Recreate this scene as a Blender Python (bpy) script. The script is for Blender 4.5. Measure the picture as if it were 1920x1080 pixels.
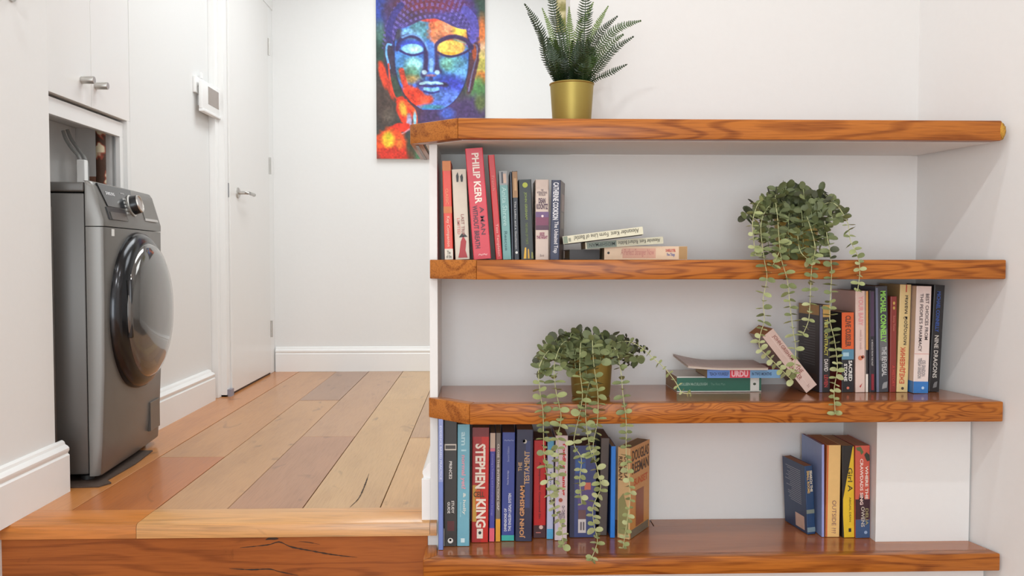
import bpy, bmesh, math, random
import numpy as np
from mathutils import Vector, Matrix, Euler
random.seed(7)
R = math.radians
for o in list(bpy.data.objects): bpy.data.objects.remove(o)
SC = bpy.context.scene
COL = SC.collection

# ------------------------------------------------------------------ camera
F = 1600.0; YAW = math.atan(48 / F); PIT = math.atan(57 / F); CZ = 0.633
cd = bpy.data.cameras.new('camera'); cam = bpy.data.objects.new('camera', cd); COL.objects.link(cam)
cam.location = (0, 0, CZ); cam.rotation_euler = (math.pi / 2 - PIT, 0, -YAW)
cd.sensor_width = 36; cd.lens = 36 * F / 1920; cd.clip_start = 0.02
SC.camera = cam
# ------------------------------------------------------------------ world, light, exposure
W = bpy.data.worlds.new('world'); SC.world = W; W.use_nodes = True
W.node_tree.nodes['Background'].inputs[0].default_value = (0.95, 0.98, 1.0, 1)
W.node_tree.nodes['Background'].inputs[1].default_value = 1.1
SC.view_settings.view_transform = 'Standard'; SC.view_settings.look = 'None'
SC.view_settings.gamma = 1; SC.view_settings.use_curve_mapping = False
SC.view_settings.exposure = 0.02
def area(name, loc, size, power, rot=(0, 0, 0), size_y=None, col=(1, 0.97, 0.93), spread=180):
    l = bpy.data.lights.new(name, 'AREA'); l.energy = power; l.color = col
    l.shape = 'RECTANGLE' if size_y else 'DISK'; l.size = size
    if size_y: l.size_y = size_y
    l.spread = R(spread)
    o = bpy.data.objects.new(name, l); COL.objects.link(o); o.location = loc; o.rotation_euler = rot
    return o
LP = [(-0.25, 0.75), (0.85, 0.75), (0.25, 1.6), (-0.75, 1.6)]
for i, (x, y) in enumerate(LP):
    area('downlight', (x, y, 2.36), 0.06, (8.5 if x < 0 else 4.5) if y < 1 else 2.9, col=(0.95, 0.985, 1))
area('ceiling_bounce_fill', (0.1, 0.0, 2.37), 1.9, 4, size_y=2.6, col=(0.90, 0.97, 1))  # broad overhead fill, added to stand in for bounced light
area('room_side_fill', (-0.35, -2.4, 0.95), 1.6, 60, rot=(R(90), 0, R(-9)), size_y=2.2, col=(0.87, 0.95, 1))  # added low frontal fill at the open room end behind the camera, no window
area('corridor_light', (-0.45, 3.5, 2.36), 0.5, 20, size_y=1.6, col=(0.92, 0.98, 1))
area('back_space_light', (1.0, 3.5, 2.36), 1.0, 19, size_y=1.0, col=(0.92, 0.98, 1))

# ------------------------------------------------------------------ pixel helpers (1920x1080 frame of the photo)
CM = Euler(cam.rotation_euler).to_matrix(); CO = Vector((0, 0, CZ))
def ray(px, py): return CM @ Vector(((px - 960) / F, -(py - 540) / F, -1))
def at(px, py, Y):
    r = ray(px, py); return CO + r * (Y / r.y)
def atz(px, py, z):
    r = ray(px, py); return CO + r * ((z - CZ) / r.z)
def atx(px, py, X):
    r = ray(px, py); return CO + r * (X / r.x)

# ------------------------------------------------------------------ materials
def lin(c):
    c = c / 255.0
    return c / 12.92 if c <= 0.04045 else ((c + 0.055) / 1.055) ** 2.4
def L(c): return (lin(c[0]), lin(c[1]), lin(c[2]), 1)
MC = {}
def mat(col, rough=0.5, metal=0.0, var=0.05, bump=0.02, scale=40, spec=0.5, coat=0.0, aniso=0):
    key = (tuple(col), rough, metal, var, bump, scale, spec, coat)
    if key in MC: return MC[key]
    m = bpy.data.materials.new('paint_%d_%d_%d' % tuple(col)); m.use_nodes = True
    n = m.node_tree.nodes; k = m.node_tree.links; b = n['Principled BSDF']
    b.inputs['Roughness'].default_value = rough; b.inputs['Metallic'].default_value = metal
    b.inputs['Specular IOR Level'].default_value = spec; b.inputs['Coat Weight'].default_value = coat
    tc = n.new('ShaderNodeTexCoord'); no = n.new('ShaderNodeTexNoise'); no.inputs['Scale'].default_value = scale
    no.inputs['Detail'].default_value = 3
    k.new(tc.outputs['Object'], no.inputs['Vector'])
    mx = n.new('ShaderNodeMix'); mx.data_type = 'RGBA'
    c = L(col)
    mx.inputs['A'].default_value = tuple(min(1, v * (1 + var)) for v in c[:3]) + (1,)
    mx.inputs['B'].default_value = tuple(v * (1 - var) for v in c[:3]) + (1,)
    k.new(no.outputs['Fac'], mx.inputs['Factor']); k.new(mx.outputs['Result'], b.inputs['Base Color'])
    if bump:
        bp = n.new('ShaderNodeBump'); bp.inputs['Strength'].default_value = bump; bp.inputs['Distance'].default_value = 0.01
        k.new(no.outputs['Fac'], bp.inputs['Height']); k.new(bp.outputs['Normal'], b.inputs['Normal'])
    MC[key] = m; return m
def wood(base, dark, axis='X', rough=0.3, band=1.0, fine=1.0, knots=0.0, seed=0.0, freq=9.0, mult=22, long=1.6, lo=0.1, coat=0.25):
    key = ('w', base, dark, axis, rough, band, fine, knots, seed, freq, mult, long, lo, coat)
    if key in MC: return MC[key]
    m = bpy.data.materials.new('oak'); m.use_nodes = True
    n = m.node_tree.nodes; k = m.node_tree.links; b = n['Principled BSDF']
    b.inputs['Roughness'].default_value = rough; b.inputs['Coat Weight'].default_value = coat; b.inputs['Specular IOR Level'].default_value = 0.25 if coat < .1 else 0.5; b.inputs['Coat Roughness'].default_value = 0.12
    tc = n.new('ShaderNodeTexCoord'); oi = n.new('ShaderNodeObjectInfo')
    ad = n.new('ShaderNodeVectorMath'); ad.operation = 'ADD'
    mu = n.new('ShaderNodeMath'); mu.operation = 'MULTIPLY_ADD'; mu.inputs[1].default_value = 13.7; mu.inputs[2].default_value = seed
    k.new(oi.outputs['Random'], mu.inputs[0]); k.new(tc.outputs['Object'], ad.inputs[0]); k.new(mu.outputs[0], ad.inputs[1])
    def mp(long, cross):
        s = n.new('ShaderNodeMapping'); v = {'X': (long, cross, cross), 'Y': (cross, long, cross)}[axis]
        s.inputs['Scale'].default_value = v; k.new(ad.outputs[0], s.inputs['Vector']); return s
    # broad cathedral figure
    n1 = n.new('ShaderNodeTexNoise'); n1.inputs['Scale'].default_value = 1.0; n1.inputs['Detail'].default_value = 1.5; n1.inputs['Distortion'].default_value = 0.4
    k.new(mp(long, freq * 1.7).outputs[0], n1.inputs['Vector'])
    ml = n.new('ShaderNodeMath'); ml.operation = 'MULTIPLY'; ml.inputs[1].default_value = mult; k.new(n1.outputs['Fac'], ml.inputs[0])
    sn = n.new('ShaderNodeMath'); sn.operation = 'SINE'; k.new(ml.outputs[0], sn.inputs[0])
    r1 = n.new('ShaderNodeMapRange'); r1.inputs['From Min'].default_value = lo; r1.inputs['From Max'].default_value = 1.0
    r1.inputs['To Max'].default_value = 0.75 * band; k.new(sn.outputs[0], r1.inputs['Value'])
    # fine pores
    n2 = n.new('ShaderNodeTexNoise'); n2.inputs['Scale'].default_value = 1; n2.inputs['Detail'].default_value = 4
    k.new(mp(12, 330).outputs[0], n2.inputs['Vector'])
    r2 = n.new('ShaderNodeMapRange'); r2.inputs['From Min'].default_value = 0.45; r2.inputs['From Max'].default_value = 0.72
    r2.inputs['To Max'].default_value = 0.55 * fine; k.new(n2.outputs['Fac'], r2.inputs['Value'])
    # large tone change
    n3 = n.new('ShaderNodeTexNoise'); n3.inputs['Scale'].default_value = 1; n3.inputs['Detail'].default_value = 2
    k.new(mp(3.0, 9.0).outputs[0], n3.inputs['Vector'])
    mx = n.new('ShaderNodeMix'); mx.data_type = 'RGBA'; mx.inputs['A'].default_value = L(base); mx.inputs['B'].default_value = L(dark)
    a = n.new('ShaderNodeMath'); a.operation = 'ADD'; k.new(r1.outputs[0], a.inputs[0]); k.new(r2.outputs[0], a.inputs[1])
    a2 = n.new('ShaderNodeMath'); a2.operation = 'MULTIPLY_ADD'; a2.use_clamp = True; k.new(n3.outputs['Fac'], a2.inputs[0]); a2.inputs[1].default_value = 0.7
    a3 = n.new('ShaderNodeMath'); a3.operation = 'SUBTRACT'; k.new(a.outputs[0], a3.inputs[0]); a3.inputs[1].default_value = 0.3
    k.new(a3.outputs[0], a2.inputs[2])
    k.new(a2.outputs[0], mx.inputs['Factor'])
    out = mx.outputs['Result']
    if knots:
        n4 = n.new('ShaderNodeTexNoise'); n4.inputs['Scale'].default_value = 1; n4.inputs['Detail'].default_value = 5; n4.inputs['Distortion'].default_value = 1.0
        k.new(mp(5.5, 13.0).outputs[0], n4.inputs['Vector'])
        r4 = n.new('ShaderNodeMapRange'); r4.inputs['From Min'].default_value = 0.64; r4.inputs['From Max'].default_value = 0.74; r4.inputs['To Max'].default_value = knots
        k.new(n4.outputs['Fac'], r4.inputs['Value'])
        m2 = n.new('ShaderNodeMix'); m2.data_type = 'RGBA'; m2.inputs['B'].default_value = L(tuple(v * 0.45 for v in dark))
        k.new(out, m2.inputs['A']); k.new(r4.outputs[0], m2.inputs['Factor']); out = m2.outputs['Result']
    k.new(out, b.inputs['Base Color'])
    bp = n.new('ShaderNodeBump'); bp.inputs['Strength'].default_value = 0.08; bp.inputs['Distance'].default_value = 0.002
    k.new(r2.outputs[0], bp.inputs['Height']); k.new(bp.outputs['Normal'], b.inputs['Normal'])
    MC[key] = m; return m
def page_mat(col=(205, 180, 145), axis='X'):
    key = ('pg', col, axis)
    if key in MC: return MC[key]
    m = bpy.data.materials.new('page_edges'); m.use_nodes = True
    n = m.node_tree.nodes; k = m.node_tree.links; b = n['Principled BSDF']; b.inputs['Roughness'].default_value = 0.9
    tc = n.new('ShaderNodeTexCoord'); mp = n.new('ShaderNodeMapping'); mp.inputs['Scale'].default_value = (900, 5, 5)
    no = n.new('ShaderNodeTexNoise'); no.inputs['Scale'].default_value = 1
    k.new(tc.outputs['Object'], mp.inputs[0]); k.new(mp.outputs[0], no.inputs['Vector'])
    mx = n.new('ShaderNodeMix'); mx.data_type = 'RGBA'; mx.inputs['A'].default_value = L(col); mx.inputs['B'].default_value = L(tuple(v * 0.72 for v in col))
    k.new(no.outputs['Fac'], mx.inputs['Factor']); k.new(mx.outputs['Result'], b.inputs['Base Color'])
    MC[key] = m; return m
WALL = mat((231, 230, 228), 0.6, 0, 0.012, 0.03, 60, 0.3)
TRIM = mat((240, 239, 237), 0.3, 0, 0.01, 0.01, 30)
DOORW = mat((236, 234, 231), 0.28, 0, 0.01, 0.008, 12)
OAK = ((182, 108, 42), (114, 54, 16))
GOLD = mat((160, 141, 74), 0.46, 0.75, 0.08, 0.02, 20)
STEEL = mat((196, 193, 188), 0.35, 0.85, 0.05, 0.01, 50)
DARK = mat((38, 36, 36), 0.5)

# ------------------------------------------------------------------ mesh helpers
def obj(name, bm, m, parent=None, smooth=False, kind=None, label=None):
    me = bpy.data.meshes.new(name)
    if isinstance(bm, bmesh.types.BMesh):
        bmesh.ops.recalc_face_normals(bm, faces=bm.faces); bm.to_mesh(me); bm.free()
    else: me.from_pydata(*bm); me.update()
    if smooth:
        for p in me.polygons: p.use_smooth = True
        if smooth != 'all':
            try: me.set_sharp_from_angle(angle=R(35))
            except Exception: pass
    for mm in (m if isinstance(m, (list, tuple)) else [m]): me.materials.append(mm)
    o = bpy.data.objects.new(name, me); COL.objects.link(o)
    if parent: o.parent = parent
    if kind: o['kind'] = kind
    if label: o['label'] = label
    return o
def empty(name, loc=(0, 0, 0), rot=(0, 0, 0)):
    o = bpy.data.objects.new(name, None); COL.objects.link(o); o.location = loc; o.rotation_euler = rot; o.empty_display_size = 0.02
    return o
def tag(o, label, cat, group=None):
    o['label'] = label; o['category'] = cat
    if group: o['group'] = group
    return o
def box(bm, x0, x1, y0, y1, z0, z1, bev=0.0, seg=2):
    r = bmesh.ops.create_cube(bm, size=1)
    for v in r['verts']:
        v.co = Vector((x0 + (v.co.x + .5) * (x1 - x0), y0 + (v.co.y + .5) * (y1 - y0), z0 + (v.co.z + .5) * (z1 - z0)))
    if bev:
        es = list({e for v in r['verts'] for e in v.link_edges})
        bmesh.ops.bevel(bm, geom=es, offset=bev, segments=seg, affect='EDGES', profile=0.5)
    return bm
def bx(*a, **k): return box(bmesh.new(), *a, **k)
def prism(pts, z0, z1, bev=0.0, seg=2):
    """plan polygon (x,y) extruded in z"""
    bm = bmesh.new(); lo = [bm.verts.new((x, y, z0)) for x, y in pts]; hi = [bm.verts.new((x, y, z1)) for x, y in pts]
    n = len(pts); bm.faces.new(lo[::-1]); bm.faces.new(hi)
    for i in range(n): bm.faces.new((lo[i], lo[(i + 1) % n], hi[(i + 1) % n], hi[i]))
    if bev: bmesh.ops.bevel(bm, geom=list(bm.edges), offset=bev, segments=seg, affect='EDGES', profile=0.5)
    return bm
def sweep(profile, path_a, path_b, up=Vector((0, 0, 1)), out=None):
    """profile list of (outward, up), from a to b, outward dir = out"""
    bm = bmesh.new(); a = Vector(path_a); b = Vector(path_b); n = len(profile)
    A = [bm.verts.new(a + out * p + up * q) for p, q in profile]; B = [bm.verts.new(b + out * p + up * q) for p, q in profile]
    for i in range(n): bm.faces.new((A[i], A[(i + 1) % n], B[(i + 1) % n], B[i]))
    bm.faces.new(A[::-1]); bm.faces.new(B); return bm
def lathe(prof, seg=32, axis='Z', cap=True):
    bm = bmesh.new(); rings = []
    for r, h in prof:
        ring = []
        for i in range(seg):
            t = 2 * math.pi * i / seg
            p = {'Z': (r * math.cos(t), r * math.sin(t), h), 'X': (h, r * math.cos(t), r * math.sin(t)), 'Y': (r * math.cos(t), h, r * math.sin(t))}[axis]
            ring.append(bm.verts.new(p))
        rings.append(ring)
    for a, b in zip(rings, rings[1:]):
        for i in range(seg): bm.faces.new((a[i], a[(i + 1) % seg], b[(i + 1) % seg], b[i]))
    if cap: bm.faces.new(rings[0][::-1]); bm.faces.new(rings[-1])
    return bm
def tube(bm, pts, rad, seg=6):
    pts = [Vector(p) for p in pts]; rings = []
    rs = rad if isinstance(rad, (list, tuple)) else [rad] * len(pts)
    for i, p in enumerate(pts):
        t = (pts[min(i + 1, len(pts) - 1)] - pts[max(i - 1, 0)]).normalized()
        u = t.cross(Vector((0.31, 0.87, 0.11)))
        if u.length < 0.05: u = t.cross(Vector((1, 0, 0)))
        u.normalize(); v = t.cross(u)
        rings.append([bm.verts.new(p + (u * math.cos(2 * math.pi * j / seg) + v * math.sin(2 * math.pi * j / seg)) * rs[i]) for j in range(seg)])
    for a, b in zip(rings, rings[1:]):
        for j in range(seg): bm.faces.new((a[j], a[(j + 1) % seg], b[(j + 1) % seg], b[j]))
    bm.faces.new(rings[0][::-1]); bm.faces.new(rings[-1]); return bm
def catmull(pts, step):
    pts = [Vector(p) for p in pts]; P = [pts[0] * 2 - pts[1]] + pts + [pts[-1] * 2 - pts[-2]]; out = []
    for i in range(1, len(P) - 2):
        n = max(2, int((P[i + 1] - P[i]).length / step * 3))
        for j in range(n):
            t = j / n; a, b, c, d = P[i - 1:i + 3]
            out.append(0.5 * ((2 * b) + (c - a) * t + (2 * a - 5 * b + 4 * c - d) * t * t + (3 * b - a - 3 * c + d) * t ** 3))
    out.append(pts[-1]); res = [out[0]]; acc = 0
    for p, q in zip(out, out[1:]):
        acc += (q - p).length
        if acc >= step: res.append(q); acc = 0
    if (res[-1] - out[-1]).length > step * 0.3: res.append(out[-1])
    return res

# text as flat mesh normalised to a unit box
TC = {}
def text_data(s, bold=0.012):
    if (s, bold) in TC: return TC[(s, bold)]
    cu = bpy.data.curves.new('t', 'FONT'); cu.body = s; cu.resolution_u = 2; cu.offset = bold; cu.space_line = 0.8; cu.align_x = 'CENTER'
    o = bpy.data.objects.new('t', cu); COL.objects.link(o)
    dg = bpy.context.evaluated_depsgraph_get(); me = bpy.data.meshes.new_from_object(o.evaluated_get(dg))
    vs = np.array([v.co[:2] for v in me.vertices]) if len(me.vertices) else np.zeros((3, 2))
    fs = [tuple(p.vertices) for p in me.polygons]
    bpy.data.objects.remove(o); bpy.data.curves.remove(cu); bpy.data.meshes.remove(me)
    lo = vs.min(0); hi = vs.max(0); vs = (vs - lo) / np.maximum(hi - lo, 1e-6)
    TC[(s, bold)] = (vs, fs); return vs, fs
def lettering(s, cx, cz, wid, hei, y, m, parent, rot='down', bold=0.012, name='lettering'):
    """on plane y=const facing -Y, centred (cx,cz), occupying wid x hei; rot: down / up / none / flip"""
    vs, fs = text_data(s, bold); V = []
    for a, b in vs:
        a -= .5; b -= .5
        if rot == 'down': X, Z = b * wid, -a * hei
        elif rot == 'up': X, Z = -b * wid, a * hei
        elif rot == 'flip': X, Z = -a * wid, -b * hei
        else: X, Z = a * wid, b * hei
        V.append((cx + X, y, cz + Z))
    return obj(name, (V, [], fs), m, parent)
TX, TY = 1.128, 0
# ------------------------------------------------------------------ setting
SH = [(0.948, 0.902), (0.628, 0.583), (0.298, 0.251), (-0.060, -0.101)]   # shelf tops and undersides
YF, YB = 1.94, 2.23
def struct(name, bm, m, parent=None, **k): return obj(name, bm, m, parent, kind='structure', **k)
BXR = at(1715, 400, YB).x       # back right corner of the alcove
FXR = 1.205
sl = (FXR - BXR) / (YB - YF)
def rwx(y): return BXR + (YB - y) * sl
# floors
WF = (120, 72, 40)
fl = struct('floor', prism([(-1.9, 2.06), (-0.137, 2.06), (-0.137, 2.36), (2.5, 2.36), (2.5, 4.85), (-1.9, 4.85)], -0.10, -0.018), mat((70, 45, 30), 0.6))
colsX = [-1.235, -1.040, -0.833, -0.654, -0.4655, -0.270, -0.077, 0.116, 0.309]
segs = [[(4.77, (198, 130, 70))],
        [(2.72, (182, 106, 48)), (4.77, (190, 134, 80))],
        [(3.79, (188, 138, 88)), (4.77, (160, 118, 88))],
        [(3.02, (172, 122, 86)), (4.77, (182, 136, 96))],
        [(3.82, (196, 154, 102)), (4.77, (200, 158, 104))],
        [(2.99, (204, 158, 102)), (4.77, (180, 138, 98))],
        [(3.4, (200, 150, 100)), (4.77, (190, 140, 96))],
        [(4.77, (200, 150, 100))]]
Y0 = 2.150
for i, sg in enumerate(segs):
    ys = Y0
    for j, (ye, c) in enumerate(sg):
        g = 0.0011; xa, xb = colsX[i], colsX[i + 1]
        if xb > -0.137 and ys < 2.36:
            if xa > -0.137: ys = 2.362
            else: obj('plank', prism([(-0.1365, 2.362), (xb - g, 2.362), (xb - g, ye - g), (-0.1365, ye - g)], -0.018, 0, 0.0008, 1), wood(c, tuple(int(v * f) for v, f in zip(c, (0.84, 0.79, 0.72))), 'Y', 0.33, 0.3, 0.8, 0.5, seed=i * 2.3 + j, freq=5.0, mult=12), fl); xb = -0.1365 + g
        b = prism([(xa + g, ys + g), (xb - g, ys + g), (xb - g, ye - g), (xa + g, ye - g)], -0.018, 0.0 - 0.0004 * ((i + j) % 3), 0.0008, 1)
        w = wood(c, tuple(int(v * f) for v, f in zip(c, (0.84, 0.79, 0.72))), 'Y', 0.33, 0.3, 0.8, 0.5, seed=i * 2.3 + j, freq=5.0, mult=12)
        obj('plank', b, w, fl); ys = ye
# step edge
st = empty('step', (0, 0, 0)); st['kind'] = 'structure'
NY = 2.030
def nosing(x0, x1, c, seed):
    prof = [(0, -0.034), (0, -0.010), (-0.003, -0.003), (-0.009, 0.0006), (-(Y0 - NY) + 0.001, 0.0004), (-(Y0 - NY) + 0.001, -0.034)]
    bm = sweep(prof, (x0, NY, 0), (x1, NY, 0), out=Vector((0, -1, 0)))
    obj('nosing', bm, wood(c, tuple(int(v * .72) for v in c), 'X', 0.3, 0.5, 0.8, 0.5, seed=seed, freq=12), st, smooth=True)
nosing(-1.21, -0.8325, (206, 128, 60), 1); nosing(-0.8315, -0.137, (212, 156, 96), 4)
nosing(-0.136, -0.12, (200, 140, 80), 4)
obj('riser', bx(-1.21, -0.142, 2.036, 2.06, -0.34, -0.036, bev=0.001, seg=1), wood((166, 94, 44), (118, 60, 27), 'X', 0.35, 0.6, 0.7, 0.8, seed=7.7, freq=9, mult=40, coat=0.05), st)
def crack(pts, w, Yc=None, Zc=None):
    bm = bmesh.new(); P = [at(x, y, Yc) if Yc else atz(x, y, Zc) for x, y in pts]
    if Yc: o_ = Vector((0, 0, 1)); n_ = Vector((0, -1, 0))
    else: o_ = Vector((1, 0, 0)); n_ = Vector((0, 0, 1))
    C_ = catmull(P, 0.006); N_ = len(C_); a_ = []; rr = random.Random(5)
    for i, p in enumerate(C_):
        ww = w * (0.25 + math.sin(math.pi * i / (N_ - 1))) * rr.uniform(.5, 1.2); a_.append((bm.verts.new(p + o_ * ww + n_ * .0004), bm.verts.new(p - o_ * ww + n_ * .0004)))
    for p, q in zip(a_, a_[1:]): bm.faces.new((p[0], p[1], q[1], q[0]))
    return bm
CRK = mat((58, 40, 30), 0.8, 0, 0.3)
for pts, w in (([(450, 1027), (480, 1024), (505, 1021), (524, 1016), (545, 1025), (580, 1032), (625, 1040), (670, 1045)], .0016), ([(430, 1066), (470, 1068), (505, 1067), (525, 1072), (560, 1079)], .0015), ([(498, 1012), (508, 1009), (522, 1010)], .003), ([(560, 1015), (580, 1017), (600, 1021)], .0007)):
    obj('crack', crack(pts, w, Yc=2.0358), CRK, st, label='dark crack in the riser board')
obj('crack', crack([(656, 951), (672, 935), (682, 915), (692, 888)], .0016, Zc=0.0002), CRK, fl, label='dark split in the pale plank')
fl2 = struct('floor_lower', bx(-1.3, 2.6, -2.6, 2.06, -0.40, -0.34), wood((190, 130, 80), (140, 90, 52), 'Y', 0.35, 0.6, 0.8, 0.4, freq=6))
# walls on the left
NW = -1.150
struct('wall_left', bx(-1.9, NW, -2.6, 2.295, -0.36, 2.4), WALL)
LX = -1.235                      # cupboard / corridor wall plane
JY = 2.972                       # far side of the machine opening
OZ = 1.103
wl2 = struct('wall_left_corridor', bx(-1.9, LX, JY + 0.045, 3.86, 0.0, 2.4), WALL)
struct('wall_left_door_side', bx(-1.9, -1.215, 4.70, 4.90, 0.0, 2.4), WALL)
struct('wall_left_door_head', bx(-1.9, LX, 3.86, 4.70, 2.02, 2.4), WALL)
# recess for the machine
INN = mat((226, 224, 222), 0.7, 0, 0.05, 0.05, 25)
rc = struct('wall_recess', bx(-1.9, -1.75, 2.295, JY + 0.045, 0, 1.12), INN)
struct('wall_recess_end', bx(-1.75, LX - 0.045, JY + 0.001, JY + 0.045, 0, OZ), INN)
struct('wall_recess_top', bx(-1.75, LX - 0.03, 2.295, JY + 0.045, 1.075, 1.095), INN)
struct('wall_recess_boxing', bx(-1.75, -1.40, 2.295, JY, 0.87, 1.075, bev=0.002), INN)
struct('floor_recess', bx(-1.9, -1.236, 2.295, JY + 0.045, -0.018, -0.0012), wood((150, 90, 48), (110, 62, 32), 'Y', 0.5, 0.5, 0.6, 0.4))
# trim round the opening
t1 = struct('trim_1', bx(LX - 0.030, LX - 0.014, 2.295, JY + 0.02, 1.045, 1.095, bev=0.001), TRIM)
struct('trim_2', bx(LX - 0.030, LX - 0.014, JY - 0.006, JY + 0.02, 0.0, 1.0452, bev=0.001), TRIM)
struct('trim_3', bx(LX - 0.05, LX + 0.0, JY + 0.02, JY + 0.045, 0.0, OZ, bev=0.001), WALL)
# far wall, partition wall, ceiling
struct('wall_far', bx(-1.9, 2.6, 4.772, 4.9, -0.02, 2.4), WALL)
PX0, PX1 = -0.1355, -0.117
pw = struct('wall_partition_end', bx(PX0, PX1, 2.043, YB + 0.12, -0.36, 0.9012), WALL)
struct('wall_alcove_back', bx(PX1, BXR + 0.2, YB, YB + 0.12, -0.36, 0.9012), WALL)
UX = at(1069, 20, YB).x
struct('wall_upper', bx(UX, BXR + 0.2, YB, YB + 0.12, 0.9495, 2.4, bev=0.0), mat((222, 220, 217), 0.6, 0, 0.012, 0.03, 60, 0.3))
pr = [(BXR, YB + 0.02), (rwx(-2.6), -2.6), (rwx(-2.6) + 0.2, -2.6), (BXR + 0.2, YB + 0.02)]
struct('wall_right', prism(pr, -0.36, 2.4), WALL)
struct('wall_beyond', bx(2.5, 2.6, YB, 4.8, -0.1, 2.4), WALL)
struct('ceiling', bx(-1.9, 2.7, -2.6, 4.9, 2.4, 2.5), WALL)
# boxed pipe duct on lowest bay
bl = at(1643, 900, 2.035)
struct('wall_duct', prism([(bl.x, 2.035), (rwx(2.035), 2.035), (BXR, YB), (bl.x - 0.0, YB)], SH[3][0] - 0.002, SH[2][1] + 0.001), WALL)
# wall below lowest shelf
struct('wall_plinth', bx(-0.10, rwx(2.0), 1.985, 2.03, -0.36, SH[3][1]), WALL)
# skirting boards
BBP = [(0, 0), (0.020, 0), (0.020, 0.098), (0.016, 0.103), (0.0175, 0.106), (0.0195, 0.111), (0.0195, 0.117), (0.016, 0.122), (0.010, 0.126), (0.008, 0.133), (0.003, 0.137), (0, 0.137)]
NBP = [(p * 1.1, q * 1.02) for p, q in BBP]
struct('baseboard_left', sweep(NBP, (NW, -2.6, -0.0), (NW, 2.327, 0.0), out=Vector((1, 0, 0))), TRIM, smooth=True)
struct('baseboard_corridor', sweep(BBP, (LX, JY + 0.046, 0), (LX, 3.81, 0), out=Vector((1.6, 0, 0))), TRIM, smooth=True)
struct('baseboard_far', sweep(BBP, (-1.17, 4.772, 0), (2.5, 4.772, 0), out=Vector((0, -1, 0))), TRIM, smooth=True)
struct('baseboard_partition', sweep([(p * 1.0, q) for p, q in BBP], (PX0, 2.052, 0), (PX0, YB + 0.12, 0), out=Vector((-1, 0, 0))), TRIM, smooth=True)
struct('baseboard_partition_front', bx(PX0 - 0.021, PX0 + 0.0, 2.043, 2.052, -0.36, 0.10, bev=0.001), TRIM)
# door
dr = struct('door_1', bx(-1.215, -1.172, 3.955, 4.665, 0.010, 1.985, bev=0.0015), DOORW)
bm = bx(-1.30, -1.205, 3.862, 3.90, 0, 2.07, bev=0.002); box(bm, -1.30, -1.180, 3.90, 3.952, 0, 2.0, bev=0.001)
struct('trim_4', bm, TRIM)
bm = bx(-1.30, -1.176, 4.668, 4.772, 0, 2.07, bev=0.002); box(bm, -1.30, -1.172, 3.90, 4.772, 1.988, 2.07, bev=0.002)
struct('trim_5', bm, TRIM)
obj('threshold', bx(-1.30, -1.178, 3.90, 4.70, -0.002, 0.008), mat((62, 42, 34), 0.6), dr)
for py in (92, 312, 617):
    h = atx(508.5, py, -1.168)
    obj('hinge', lathe([(0.006, h.z - 0.045), (0.006, h.z + 0.045)], 10), STEEL, dr, smooth=True).location = (-1.168, 4.668, 0)
hp = atx(443, 361, -1.172)
b = lathe([(0.025, 0), (0.025, 0.006), (0.022, 0.008)], 20, 'X'); b2 = tube(b, [(0, 0, 0), (0.035, 0, 0), (0.045, 0.01, 0), (0.048, 0.03, 0), (0.048, 0.115, -0.002), (0.042, 0.123, -0.002)], 0.008, 8)
h = obj('door_handle', b, STEEL, dr, smooth=True, label='brushed steel lever handle'); h.location = (-1.172, hp.y + 0.02, hp.z)
lt = atx(432, 356, -1.178)
obj('latch_plate', bx(-1.181, -1.1765, lt.y - 0.03, lt.y + 0.025, lt.z - 0.035, lt.z + 0.03, bev=0.002), mat((140, 140, 142), 0.35, 0.8), st if False else dr)
obj('plinth_block', bx(-1.18, -1.163, 3.905, 3.95, 0.0, 0.032), mat((150, 148, 160), 0.5), dr)

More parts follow.
